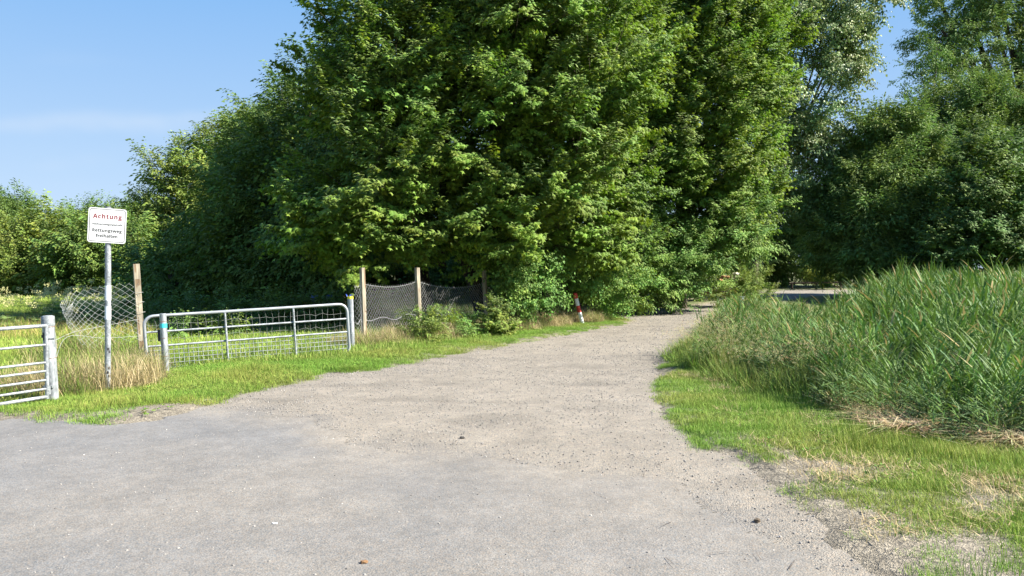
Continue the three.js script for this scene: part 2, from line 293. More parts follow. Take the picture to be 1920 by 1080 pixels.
function tree(name, label, category, base, o, group) {
  const r = rngOf(o.seed), T = thing(name, label, category, V(base[0], base[2] || 0, base[1]), group);
  const lobes = o.lobes.map(l => ({ c: at(l[0], l[1], l[2]), r: l[3], k: l[4] || 1 })), list = [], wood = [], trunks = [];
  const B = V(base[0], (base[2] || 0) - 0.1, base[1]);
  const stems = o.stems || [[0, 0]], tops = [];
  const topY = o.trunkTop || 3;
  for (const [sx, sz, lx = 0, lz = 0] of stems) { const a = B.clone().add(V(sx, 0, sz)), b = a.clone().add(V(lx, topY, lz)); const mid = a.clone().lerp(b, 0.5).add(V((r() - 0.5) * 0.3, 0, (r() - 0.5) * 0.3)); if (o.trunkR) { const cv = new THREE.CatmullRomCurve3([a, mid, b]), tg = new THREE.TubeGeometry(cv, 8, o.trunkR, 10); trunks.push(tg); } tops.push(b); }
  const tilt = o.up ?? 0.45, dens = o.density || 1.1, m = o.per || 7, S = o.size || 0.8;
  for (const L of lobes) {
    const tp = tops.reduce((a, b) => b.distanceTo(L.c) < a.distanceTo(L.c) ? b : a);
    const start = tp.clone(); if (L.c.y < start.y) start.y = Math.max(B.y + 0.2, Math.min(start.y, L.c.y * 0.7));
    const rr = o.trunkR || 0.05; limb(wood, start, L.c, rr * 0.5, rr * 0.16, 0.25 * (r() - 0.3) * L.r, 6, 6, r);
    const n = Math.max(5, Math.round(dens * L.k * 12.57 * L.r * L.r));
    for (let i = 0; i < n; i++) {
      const y = 1 - 2 * (i + 0.5) / n, a = i * 2.39996 + r() * 0.9, q = Math.sqrt(1 - y * y), d = V(q * Math.cos(a) + (r() - 0.5) * 0.4, y + (r() - 0.5) * 0.4, q * Math.sin(a) + (r() - 0.5) * 0.4).normalize();
      const surf = L.c.clone().addScaledVector(d, L.r);
      if (N(surf.x * 0.55, surf.y * 0.55, surf.z * 0.55 + o.seed) < (o.gap ?? -0.25)) continue;
      let deep = false; for (const K of lobes) if (K !== L && K.c.distanceTo(surf) < K.r * 0.72) { deep = true; break; } if (deep && r() < 0.75) continue;
      if (surf.y < (o.floor ?? 0.15) + B.y + 0.1) continue;
      const ext = (o.ragged ?? 0.45) * Math.pow(r(), 1.6), len = L.r * (0.5 + 0.25 * r()) + ext * L.r * 0.7;
      const dir = d.clone().add(V(0, tilt, 0)).normalize(), tip = L.c.clone().addScaledVector(d, L.r * (0.78 + ext)).add(V(0, tilt * 0.25 * L.r, 0));
      const foot = tip.clone().addScaledVector(dir, -len);
      if (i % 2 === 0) limb(wood, foot, tip, 0.022 * S, 0.006 * S, -0.05, 2, 3);
      const tint = 0.78 + 0.44 * r(), warm = (r() - 0.45) * 0.30, SS = S * (0.75 + 0.5 * r());
      for (let j = 0; j < m; j++) {
        const t = (j + 0.4 + 0.5 * r()) / m, w = (1 - t) * 0.55 + 0.08, an = r() * 6.283, el = (r() - 0.5) * 0.9;
        const p = foot.clone().lerp(tip, t);
        const off = V(Math.cos(an), el * (o.fluff ?? 1.1), Math.sin(an)), sd2 = dir.clone().multiplyScalar(0.35 + t).add(off.multiplyScalar(1.15 - 0.5 * t)).normalize();
        p.addScaledVector(sd2, w * S * 0.35);
        const s = SS * (0.7 + 0.5 * r()) * (1 - 0.25 * t), yaw = Math.atan2(sd2.x, sd2.z), pitch = -Math.asin(clamp(sd2.y, -0.95, 0.95)) * 0.85;
        const v = tint * (0.88 + 0.24 * r());
        list.push({ m: place(p.x, p.y, p.z, pitch, yaw, (r() - 0.5) * 0.9, s * (r() < 0.5 ? -1 : 1), s, s), c: col(v * (1 + warm), v, v * (1 - warm)) });
      }
    }
  }
  for (const k of trunks) part('trunk', k, M.bark, T);
  part(o.trunkR ? 'branches' : 'stems', wood, M.bark, T, 'stuff');
  instanced(o.trunkR ? 'crown' : 'foliage', o.geo, o.mat, list, T);
  T.traverse(x => { if (x.isMesh) x.castShadow = true; }); stat[name] = (stat[name] || 0) + list.length;
  return T;
}
const stat = {};
const gx = (px, d) => [(px - 960) * d / F, -d];
// the maples beside the track
tree('maple_tree', 'broad bright green maple in the middle, spreading over the chain-link fence', 'tree', gx(960, 24), { seed: 1, geo: SP.maple, mat: LM.maple, trunkR: 0.2, trunkTop: 3.2, stems: [[0, 0, -0.5, 0.2], [0.9, 0.5, 0.5, -0.2], [-0.8, 0.3, -1.2, 0.4], [-2.4, 0.2, -0.6, 0.2]], size: 0.64, density: 1.6, per: 9, floor: 1.5, ragged: 0.5, gap: -0.2, up: 0.5,
  lobes: [[690, 330, 19.6, 1.9], [620, 400, 19.6, 1.35], [704, 212, 21.1, 1.8], [654, 142, 24.0, 1.2], [740, 200, 20.1, 2.0], [720, 90, 21.1, 2.1], [800, 390, 20.1, 1.7], [720, 440, 19.6, 1.3], [860, 260, 20.4, 2.2], [860, 110, 21.1, 2.3], [875, -10, 21.1, 2.3], [775, -50, 23.5, 2.0], [940, 400, 20.4, 1.7], [980, 180, 20.6, 2.3], [960, 20, 20.6, 2.5], [1060, 300, 20.8, 2.0], [1040, 420, 22.0, 1.6], [1110, 160, 20.6, 2.0], [1080, 30, 21.1, 2.3], [1150, 330, 22.6, 1.5], [1120, 440, 23.2, 1.3], [900, -110, 23.0, 2.6], [1060, -100, 23.5, 2.4], [1160, 90, 23.5, 1.6], [800, 250, 24.5, 2.6], [980, 280, 25.0, 2.8], [900, 80, 25.5, 3.0], [1050, 100, 25.5, 2.8]] });
tree('maple_tree', 'dense upright maple right of the broad maple, at the bend of the track', 'tree', gx(1235, 32), { seed: 2, geo: SP.maple, mat: LM.maple, trunkR: 0.2, trunkTop: 3.2, stems: [[0, 0], [0.9, 0.3]], size: 0.7, density: 1.6, per: 9, floor: 1.2, gap: -0.28, up: 0.6,
  lobes: [[1290, 40, 31, 2.6], [1370, 90, 31, 2.3], [1400, 170, 31, 1.6], [1340, 190, 30, 2.2], [1260, 170, 30.5, 2.2], [1400, 270, 31, 1.5], [1330, 300, 29.5, 2.1], [1250, 300, 29.5, 2.0], [1400, 360, 31, 1.3], [1300, 390, 29.5, 1.6], [1220, 420, 29, 1.5], [1360, 420, 30, 1.3], [1360, -40, 31.5, 2.3], [1270, -70, 32, 2.6], [1410, 30, 32, 1.5], [1200, 60, 32, 2.6], [1180, 250, 31, 2.0], [1290, 220, 33, 3.0]] });
tree('elder_bush', 'pale leafed bush hanging low over the bend below the upright maple', 'bush', gx(1310, 29), { seed: 3, geo: SP.ovate, mat: LM.bush, size: 0.55, density: 2.2, per: 7, floor: 0.1, up: 0.25,
  lobes: [[1350, 455, 29, 1.3], [1400, 450, 29.5, 0.9], [1290, 480, 28.5, 1.2], [1340, 515, 28.5, 0.75], [1260, 525, 28, 0.9], [1220, 470, 28, 1.2], [1180, 500, 27.5, 1.1], [1210, 550, 27.5, 0.75], [1400, 400, 30, 0.9], [1290, 550, 28, 0.5]] });
tree('hazel_bush', 'leafy green bush behind the red and white post, under the broad maple', 'bush', gx(1070, 24), { seed: 4, geo: SP.round, mat: LM.bush, size: 0.5, density: 2.4, per: 7, floor: 0.05, up: 0.3,
  lobes: [[985, 515, 20.6, 0.8], [1110, 500, 23.8, 0.95], [970, 555, 20.3, 0.55], [1150, 530, 24.5, 0.97], [1190, 555, 26, 0.65], [1050, 475, 22.8, 0.85], [1130, 565, 25, 0.55], [960, 520, 20.5, 0.5], [990, 465, 20.8, 0.8], [1130, 480, 23.8, 0.97], [1080, 440, 22.6, 0.95], [1015, 545, 21, 0.5], [1050, 530, 24.2, 0.9]] });
// the shaded row behind the gate
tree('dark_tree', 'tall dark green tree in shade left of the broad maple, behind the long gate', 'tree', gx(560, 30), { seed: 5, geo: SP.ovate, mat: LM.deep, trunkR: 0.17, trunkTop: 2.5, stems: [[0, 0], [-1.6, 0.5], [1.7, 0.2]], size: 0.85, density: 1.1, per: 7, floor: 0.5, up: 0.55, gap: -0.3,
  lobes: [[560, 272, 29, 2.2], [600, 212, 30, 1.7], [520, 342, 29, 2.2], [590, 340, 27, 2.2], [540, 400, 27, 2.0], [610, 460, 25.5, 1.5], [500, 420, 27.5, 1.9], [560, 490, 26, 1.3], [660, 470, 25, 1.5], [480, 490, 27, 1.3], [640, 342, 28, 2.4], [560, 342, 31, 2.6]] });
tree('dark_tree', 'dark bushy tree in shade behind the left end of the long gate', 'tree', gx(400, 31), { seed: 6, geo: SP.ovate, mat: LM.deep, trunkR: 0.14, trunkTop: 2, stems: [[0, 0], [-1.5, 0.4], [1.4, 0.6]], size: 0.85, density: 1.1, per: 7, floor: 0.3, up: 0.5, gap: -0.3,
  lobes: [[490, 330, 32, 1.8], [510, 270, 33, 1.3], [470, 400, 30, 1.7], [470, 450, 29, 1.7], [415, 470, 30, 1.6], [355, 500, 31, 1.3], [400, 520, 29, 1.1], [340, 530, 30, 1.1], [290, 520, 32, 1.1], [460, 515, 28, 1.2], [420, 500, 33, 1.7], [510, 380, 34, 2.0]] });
tree('lime_tree', 'sunlit yellow-green tree in the row left of the dark trees', 'tree', gx(330, 50), { seed: 7, geo: SP.ovate, mat: LM.lime, trunkR: 0.16, trunkTop: 2.5, size: 1.1, density: 1.0, per: 7, floor: 0.6, up: 0.6, gap: -0.25,
  lobes: [[348, 346, 48.0, 2.07], [318, 410, 48.0, 2.07], [398, 316, 49.0, 2.07], [438, 296, 50.0, 1.83], [468, 266, 51.0, 1.59], [288, 450, 48.0, 1.71], [358, 426, 47.0, 2.07], [318, 480, 47.0, 1.83], [398, 396, 49.0, 2.44], [498, 241, 52.0, 1.46], [328, 340, 49.0, 1.1], [278, 410, 50.0, 1.22]] });
// the hedge at the far left
tree('hedge_tree', 'light green hedge tree behind the traffic sign', 'tree', gx(200, 43), { seed: 8, geo: SP.ovate, mat: LM.hedge, trunkR: 0.12, trunkTop: 1.6, size: 0.95, density: 1.1, per: 7, floor: 0.2, up: 0.5,
  lobes: [[170, 550, 40, 0.8], [220, 550, 40, 0.8], [260, 550, 40, 0.8], [210, 452, 43.0, 1.6], [160, 452, 42.0, 1.6], [180, 488, 41.0, 1.5], [240, 488, 42.0, 1.6], [140, 498, 41.0, 1.3], [210, 528, 41.0, 1.2], [150, 538, 40.0, 1.0], [270, 528, 41.0, 1.3]] });
tree('hedge_tree', 'sunlit hedge bush at the left edge, above the cream flowers', 'tree', gx(70, 44), { seed: 9, geo: SP.ovate, mat: LM.lime, trunkR: 0.12, trunkTop: 1.6, size: 0.95, density: 1.1, per: 7, floor: 0.2, up: 0.45,
  lobes: [[100, 446, 45.0, 1.5], [60, 466, 44.0, 1.6], [20, 468, 43.0, 1.6], [90, 478, 43.0, 1.5], [50, 508, 42.0, 1.4], [110, 518, 42.0, 1.2], [0, 518, 42.0, 1.4], [-50, 478, 44.0, 1.8], [-60, 528, 43.0, 1.4], [80, 543, 42.0, 0.9], [130, 431, 45, 0.9], [30, 545, 42, 0.9], [-20, 548, 42, 0.9], [110, 548, 41, 0.8], [70, 550, 42, 0.8]] });
tree('willow_tree', 'distant grey-green round crown at the upper left edge of the hedge', 'tree', gx(0, 62), { seed: 10, geo: SP.narrow, mat: LM.willow, trunkR: 0.25, trunkTop: 3, size: 1.1, density: 1.0, per: 7, floor: 1, up: 0.4,
  lobes: [[15, 418, 62.0, 2.0], [-20, 438, 62.0, 2.6], [30, 458, 62.0, 1.8], [-60, 428, 63.0, 2.8], [0, 478, 61.0, 2.4]] });
tree('dark_tree', 'far dark treetop peeping over the hedge beside the traffic sign', 'tree', gx(200, 60), { seed: 11, geo: SP.ovate, mat: LM.deep, trunkR: 0.2, trunkTop: 3, size: 1.1, density: 1.0, per: 7, floor: 1, up: 0.4,
  lobes: [[200, 418, 60.0, 1.6], [160, 428, 60.0, 1.5], [240, 423, 60.0, 1.6], [200, 468, 60.0, 2.2], [260, 458, 61.0, 2.2], [120, 458, 60.0, 1.6]] });
// behind the maples and round the bend
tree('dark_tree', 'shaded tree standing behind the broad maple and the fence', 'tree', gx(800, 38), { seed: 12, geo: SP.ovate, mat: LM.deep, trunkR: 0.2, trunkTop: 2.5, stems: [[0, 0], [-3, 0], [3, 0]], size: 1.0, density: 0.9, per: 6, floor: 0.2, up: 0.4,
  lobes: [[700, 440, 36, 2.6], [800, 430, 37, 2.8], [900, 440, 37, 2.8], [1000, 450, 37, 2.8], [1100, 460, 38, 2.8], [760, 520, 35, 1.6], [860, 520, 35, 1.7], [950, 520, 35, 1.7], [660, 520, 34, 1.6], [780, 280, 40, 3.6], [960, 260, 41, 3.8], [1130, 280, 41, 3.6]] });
tree('nettle_patch', 'broad nettle patch close behind the long gate', 'plant', gx(470, 21), { seed: 34, geo: SP.ovate, mat: LM.hedge, size: 0.42, density: 5, per: 6, floor: 0.02, up: 0.8, lobes: [[300, 590, 21, 0.4], [340, 600, 20.6, 0.45], [385, 592, 21, 0.45], [430, 600, 20.8, 0.45], [475, 590, 21.2, 0.45], [520, 598, 20.8, 0.45], [565, 592, 21.4, 0.45], [610, 596, 21, 0.4], [645, 588, 21.5, 0.4], [320, 612, 20, 0.3], [410, 612, 20.2, 0.3], [500, 612, 20.2, 0.3], [590, 610, 20.4, 0.3], [690, 590, 21.8, 0.4], [730, 590, 22, 0.4], [430, 622, 18, 0.22], [350, 624, 17.6, 0.2]] });
tree('undergrowth', 'low dark bushes under the trees behind the long gate and fence', 'bushes', gx(700, 33), { seed: 40, geo: SP.ovate, mat: LM.deep, size: 1.0, density: 1.3, per: 6, floor: 0.02, up: 0.4,
  lobes: [[480, 545, 33, 1.2], [560, 535, 33, 1.4], [640, 530, 33, 1.4], [720, 535, 33, 1.4], [800, 530, 33, 1.4], [880, 530, 33, 1.4], [960, 530, 33, 1.4], [1040, 520, 34, 1.5], [1120, 510, 35, 1.6], [1200, 500, 36, 1.8], [400, 550, 34, 1.2], [320, 550, 35, 1.3], [520, 490, 36, 2], [680, 480, 37, 2.2], [840, 480, 38, 2.2], [1000, 470, 39, 2.4], [1280, 480, 38, 2.2]] });
tree('poplar_tree', 'tall poplar with shimmering silvery leaves behind the upright maple', 'tree', gx(1415, 50), { seed: 13, geo: SP.round, mat: LM.silver, trunkR: 0.22, trunkTop: 4, size: 0.95, density: 1.0, per: 7, floor: 2, up: 0.1, gap: -0.12, ragged: 0.6,
  lobes: [[1490, 30, 43, 2.4], [1540, 60, 43, 2.0], [1580, 20, 43, 1.7], [1500, 120, 43, 2.0], [1560, 130, 43, 1.7], [1590, 90, 43.5, 1.2], [1480, 200, 43, 1.8], [1540, 210, 43, 1.6], [1500, 280, 43, 1.5], [1540, 280, 43.5, 1.1], [1480, 340, 43, 1.5], [1510, 380, 43, 1.2], [1540, -50, 44, 2.6], [1640, 10, 44, 1.2], [1620, -40, 44, 1.6], [1460, 90, 44, 2.4], [1450, 270, 44, 2.0]] });
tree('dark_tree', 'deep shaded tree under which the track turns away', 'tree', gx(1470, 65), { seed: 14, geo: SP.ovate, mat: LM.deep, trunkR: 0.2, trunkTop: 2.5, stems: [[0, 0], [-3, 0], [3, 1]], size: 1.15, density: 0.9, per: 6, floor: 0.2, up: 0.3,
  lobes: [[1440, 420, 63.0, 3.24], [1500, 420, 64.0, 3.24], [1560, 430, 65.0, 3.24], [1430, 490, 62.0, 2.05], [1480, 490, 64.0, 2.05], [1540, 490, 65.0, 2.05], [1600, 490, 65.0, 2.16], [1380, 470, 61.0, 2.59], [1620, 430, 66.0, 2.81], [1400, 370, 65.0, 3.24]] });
tree('shrub', 'small sunlit yellow-green shrub in the dark gap where the track turns', 'shrub', gx(1540, 58), { seed: 15, geo: SP.ovate, mat: LM.lime, size: 0.8, density: 1.8, per: 6, floor: 0.1, up: 0.4,
  lobes: [[1530, 475, 58.0, 0.97], [1545, 498, 57.5, 0.97], [1520, 500, 58.0, 0.76]] });
tree('willow_bush', 'large grey-green willow bush on the far side of the reeds', 'bush', gx(1660, 42.5), { seed: 16, geo: SP.narrow, mat: LM.willow, size: 0.95, density: 1.5, per: 7, floor: 0.1, up: 0.45,
  lobes: [[1640, 290, 43.0, 1.88], [1590, 350, 43.0, 1.88], [1650, 370, 41.0, 2.26], [1710, 330, 42.0, 2.07], [1560, 410, 42.0, 1.88], [1620, 440, 40.0, 1.88], [1690, 430, 40.0, 2.07], [1570, 470, 41.0, 1.32], [1640, 490, 39.0, 1.22], [1700, 490, 39.0, 1.32], [1690, 260, 42.0, 1.5], [1740, 400, 40.0, 2.07], [1640, 250, 42.0, 1.13]] });
tree('willow_bush', 'grey-green willow crown rising above the willow bush, below the dark treetop', 'bush', gx(1800, 45), { seed: 17, geo: SP.narrow, mat: LM.willow, size: 0.95, density: 1.4, per: 7, floor: 1, up: 0.5,
  lobes: [[1790, 240, 45.0, 2.02], [1830, 200, 45.0, 1.56], [1780, 310, 44.0, 2.21], [1860, 270, 45.0, 2.21], [1760, 270, 45.0, 1.66], [1840, 340, 43.0, 2.21], [1920, 240, 45.0, 2.21], [1930, 320, 44.0, 2.39], [1820, 400, 42.0, 2.39]] });
tree('maple_bush', 'dark leafy maple bush with layered boughs at the right edge behind the reeds', 'bush', gx(1850, 37), { seed: 18, geo: SP.maple, mat: LM.deep, size: 0.85, density: 1.4, per: 7, floor: 0.1, up: 0.5,
  lobes: [[1850, 330, 37, 1.5], [1830, 390, 36.5, 1.6], [1890, 370, 36.5, 1.7], [1860, 440, 36, 1.6], [1800, 440, 36, 1.4], [1910, 440, 36, 1.6], [1760, 480, 36, 1.2], [1830, 490, 35.5, 1.2], [1900, 495, 35.5, 1.2], [1960, 400, 37, 1.8], [1860, 270, 37.5, 0.9]] });
tree('willow_tree', 'tall dark willow with bare leaning limbs at the upper right corner', 'tree', gx(2010, 60), { seed: 19, geo: SP.narrow, mat: LM.willow, trunkR: 0.6, trunkTop: 9, stems: [[0, 0, -3, 0], [3, 1, 2, 0]], size: 1.25, density: 0.62, per: 5, floor: 6, up: 0.15, gap: 0.02, ragged: 0.6,
  lobes: [[1760, 60, 58, 2.0], [1800, 20, 59, 2.4], [1860, 50, 59, 2.6], [1830, 100, 58, 2.0], [1910, 20, 60, 2.8], [1900, 100, 59, 2.0], [1760, 120, 58, 1.5], [1850, -50, 60, 3], [1960, 80, 60, 3], [1740, -20, 59, 1.6], [2040, 0, 61, 4], [2060, 140, 60, 4], [1960, -80, 61, 4], [1930, 180, 59, 1.8]] });
tree('alder_tree', 'slim dark tree with a straight stem against the sky gap at upper right', 'tree', gx(1742, 54), { seed: 20, geo: SP.round, mat: LM.deep, trunkR: 0.13, trunkTop: 12, size: 0.8, density: 0.8, per: 5, floor: 4, up: 0.15, gap: 0.0, ragged: 0.6,
  lobes: [[1720, 130, 54, 1.3], [1750, 90, 54, 1.5], [1770, 160, 54, 1.4], [1710, 190, 54, 1.1], [1750, 210, 54, 1.4], [1790, 200, 54, 1.2], [1800, 120, 55, 1.4], [1735, 160, 55, 1.2]] });
// low bushes by the fence
tree('bramble_bush', 'yellow-green bramble bush in front of the middle fence post', 'bush', gx(795, 17.2), { seed: 30, geo: SP.ovate, mat: LM.bramble, size: 0.3, density: 9, per: 6, floor: 0.02, up: 0.4, lobes: [[790, 604, 17.2, 0.22], [815, 599, 17.3, 0.2], [775, 626, 17, 0.2], [805, 632, 16.9, 0.22], [795, 649, 16.7, 0.16]] });
tree('bramble_bush', 'low grey-green bush between the middle and right fence posts', 'bush', gx(860, 18.3), { seed: 31, geo: SP.ovate, mat: LM.bush, size: 0.28, density: 9, per: 6, floor: 0.02, up: 0.35, lobes: [[840, 616, 18.2, 0.22], [870, 609, 18.5, 0.22], [895, 616, 18.8, 0.2], [860, 632, 17.9, 0.18]] });
tree('maple_sapling', 'bright green maple sapling in front of the right fence post', 'sapling', gx(928, 18.8), { seed: 32, geo: SP.maple, mat: LM.lime, size: 0.34, density: 8, per: 6, floor: 0.02, up: 0.6, lobes: [[925, 585, 18.8, 0.16], [930, 605, 18.8, 0.26], [920, 625, 18.6, 0.22], [945, 620, 18.7, 0.2]] });
tree('nettle_patch', 'sunlit nettle clump beside the rubble heap at the bend', 'plant', gx(1405, 33), { seed: 33, geo: SP.ovate, mat: LM.bramble, size: 0.4, density: 5, per: 6, floor: 0.05, up: 0.7, lobes: [[1400, 530, 33, 0.5], [1425, 528, 33.2, 0.5], [1380, 545, 32.5, 0.45], [1410, 550, 32.5, 0.5], [1430, 548, 33, 0.5], [1340, 545, 31.5, 0.4], [1360, 552, 31.7, 0.4]] });

// ---------------------------------------------------------------- grasses and reeds
const segD = (x, z, a, b) => { const ex = b[0] - a[0], ez = b[1] - a[1], t = clamp(((x - a[0]) * ex + (z - a[1]) * ez) / (ex * ex + ez * ez)); return Math.hypot(x - a[0] - ex * t, z - a[1] - ez * t); };
const inPoly = (p, x, z) => sd(p, x, z) < 0;
const green = [[0.17, 0.295, 0.032], [0.215, 0.33, 0.045], [0.14, 0.25, 0.028], [0.27, 0.33, 0.07]], dry = [[0.48, 0.38, 0.20], [0.40, 0.31, 0.155], [0.54, 0.45, 0.26], [0.30, 0.26, 0.11]], meadowC = [[0.17, 0.22, 0.04], [0.22, 0.24, 0.06], [0.30, 0.27, 0.10], [0.13, 0.19, 0.035]];
function scatter(seed, x0, x1, z0, z1, perM2, fn) { const r = rngOf(seed), n = Math.round((x1 - x0) * (z1 - z0) * perM2), o = []; for (let i = 0; i < n; i++) { const e = fn(lerp(x0, x1, r()), lerp(z0, z1, r()), r); if (e) o.push(e); } return o; }
const yaw = r => r() * 6.283;
const gateD = (x, z) => segD(x, z, [-5.9, -12.85], [-2.95, -14.5]);
const mown = tuft(201, 100, 0.13, 0.03, 0.085, 0.0042, 1.1, 1.0, green);
// short grass of both verges
const shortGrass = (x, z, r, dens = 1) => {
  const s = roadSd(x, z); if (s < -0.12 || sd(reedPoly, x, z) < -0.25) return null;
  const bare = fbm(x * 1.5, z * 1.5, 12.5, 4) - (x < 0 ? 1.0 * sstep(0.65, 0.2, Math.hypot((x + 3.75) * 0.6, z + 8.95)) : 0), edge = x > 0 ? lerp(-0.1, 2.0, sstep(-8.2, -4.6, z)) : lerp(0.05, 0.5, sstep(-12, -8.5, z));
  if (r() * 0.9 > sstep(-0.2, Math.max(0.12, edge), s + bare * (x > 0 ? lerp(1.3, 2.3, sstep(-8, -5, z)) : 1.1)) * dens) return null;
  if (x > 0 && fbm(x * 1.1 + 4, z * 1.1, 3.5, 3) > 0.22 && r() < 0.85) return null;
  const tall = 0.85 + 1.1 * sstep(0.05, 0.5, fbm(x * 0.9, z * 0.9, 1.9, 3) + 0.15 * sstep(0.3, 1, s)), sc = (0.75 + 0.6 * r()) * (x > 0 ? lerp(0.75, 1, sstep(0.2, 1.8, s)) : 1), y = sstep(-0.3, 0.35, fbm(x * 0.8 + 9, z * 0.8, 4.4, 3)), v = 0.82 + 0.36 * r();
  return { m: place(x, groundY(x, z, s) - 0.005, z, (r() - 0.5) * 0.25, yaw(r), (r() - 0.5) * 0.25, sc, sc * lerp(0.8, tall * 0.95, sstep(0.1, 0.5, gateD(x, z))), sc), c: col(v * lerp(0.85, 1.25, y), v, v * lerp(0.8, 1.2, y)) };
};
tag(instanced('verge_grass', mown, bladeMat, [...scatter(1, -9, -2.2, -14.4, -7.6, 240, (x, z, r) => shortGrass(x, z, r)), ...scatter(2, -4.2, 5, -28, -12.5, 110, (x, z, r) => { const s = roadSd(x, z); return x < 3.5 && s < 1.25 ? shortGrass(x, z, r) : null; })]), 'short bright grass along the left verge, in front of both gates and the fence', 'grass');
tag(instanced('verge_grass', mown, bladeMat, scatter(3, 1.6, 9.5, -15, -4, 300, (x, z, r) => shortGrass(x, z, r))), 'short bright grass between the gravel track and the reed bed', 'grass');
// the mown meadow beyond the open gate and the strip behind the long gate
const meadowT = tuft(203, 60, 0.2, 0.05, 0.15, 0.008, 0.9, 0.9, [...green, [0.28, 0.36, 0.07], [0.34, 0.37, 0.10]]);
tag(instanced('meadow_grass', meadowT, bladeMat, [...scatter(24, -48, -13, -50, -33, 14, (x, z, r) => { const sc = 1.4 + r(), v = 0.85 + 0.4 * r(); return { m: place(x, groundY(x, z, 1) - 0.01, z, 0, yaw(r), 0, sc), c: col(v * 1.1, v * 1.05, v) }; }), ...scatter(4, -26, -6.1, -34, -10, 42, (x, z, r) => { if (roadSd(x, z) < 0.15) return null; const sc = 0.9 + 0.5 * r(), v = 0.85 + 0.4 * r(); return { m: place(x, groundY(x, z, 1) - 0.01, z, 0, yaw(r), 0, sc), c: col(v * 1.08, v * 1.06, v) }; }),
  ...scatter(5, -6.2, 1, -20, -13.2, 60, (x, z, r) => { const s = roadSd(x, z); if (s < 1.25) return null; const sc = 0.9 + 0.6 * r(), v = 0.8 + 0.4 * r(); return { m: place(x, groundY(x, z, 1) - 0.01, z, 0, yaw(r), 0, sc), c: col(v, v, v) }; })]), 'mown meadow grass behind the gates', 'grass');
{ const r = rngOf(71), T = new Tris(); for (let i = 0; i < 11; i++) { const a = i * 2.4 + r(), d = V(Math.cos(a), 0.5 + 0.9 * r(), Math.sin(a)); addLeaf(T, leafShapes.ovate(), V(Math.cos(a) * 0.012, 0.01, Math.sin(a) * 0.012), d, V(-Math.cos(a) * 0.4, 1, -Math.sin(a) * 0.4).add(V((r() - 0.5) * 1.4, 0, (r() - 0.5) * 1.4)), 0.024 + 0.03 * r(), [0.15 * (0.8 + 0.5 * r()), 0.27, 0.03]); }
  const weed = (x, z, r) => { const s = roadSd(x, z); if (s < 0.1 || sd(reedPoly, x, z) < 0 || N(x * 1.2, z * 1.2, 21) < 0.1) return null; return { m: place(x, groundY(x, z, s) + 0.02, z, (r() - 0.5) * 0.4, yaw(r), (r() - 0.5) * 0.4, 0.45 + 0.45 * r()), c: col(0.75 + 0.5 * r(), 0.75 + 0.4 * r(), 1) }; };
  tag(instanced('verge_weeds', T.geo(), bladeMat, [...scatter(22, -6.6, -2, -14.4, -8, 30, weed), ...scatter(23, 2, 6, -9, -4.2, 26, weed)]), 'broad-leaved plantain and dock rosettes among the verge grass', 'weeds'); }
// rough hay-coloured grass round the sign, under the fence and along the bank
const dryT = tuft(205, 70, 0.2, 0.2, 0.62, 0.006, 0.9, 2.0, [...dry, ...dry, [0.2, 0.2, 0.06]], 4), roughT = tuft(207, 60, 0.2, 0.22, 0.6, 0.007, 0.8, 1.7, [...green, [0.12, 0.16, 0.04], ...dry.slice(0, 2)], 4);
const signAt = gr(199, 728), roughLine = [[-6.3, -11.0], [-5.75, -12.2], [-7.6, -14.2]], fenceLine = [[-3.0, -15.9], [-2.1, -17.6], [-0.65, -19.6], [0.3, -21.3], [2.4, -23.6]];
const clump = (x, z, r, sc, v, w = 0) => Math.hypot(x - 2.05, z + 22.5) < 0.55 ? null : ({ m: place(x, groundY(x, z, 1) - 0.02, z, (r() - 0.5) * 0.3, yaw(r), (r() - 0.5) * 0.3, sc, sc * (0.8 + 0.4 * r()), sc), c: col(v * (1 + w), v, v * (1 - w)) });
tag(instanced('dry_grass', dryT, bladeMat, [...scatter(6, -8, -4.6, -15, -10.2, 70, (x, z, r) => { const q = Math.min(segD(x, z, roughLine[0], roughLine[1]), segD(x, z, [-5.2, -11.3], [-5.6, -13.6])); if (roadSd(x, z) < 0.5 || 960 - x * F / z > 292 || r() > sstep(0.75, 0.25, q + 0.5 * N(x * 2, z * 2, 3))) return null; return clump(x, z, r, 0.62 + 0.4 * r(), 0.85 + 0.3 * r()); }),
  ...scatter(7, -3.6, 3.2, -25, -14.8, 60, (x, z, r) => { let q = 9; for (let i = 0; i < 4; i++) q = Math.min(q, segD(x, z, fenceLine[i], fenceLine[i + 1])); if (roadSd(x, z) < 0.75 || r() > sstep(0.8, 0.2, q + 0.5 * N(x * 1.4, z * 1.4, 8))) return null; return clump(x, z, r, 0.5 + 0.4 * r(), 0.8 + 0.35 * r()); })]), 'tall hay-coloured dry grass round the sign pole and under the fence', 'dry grass');
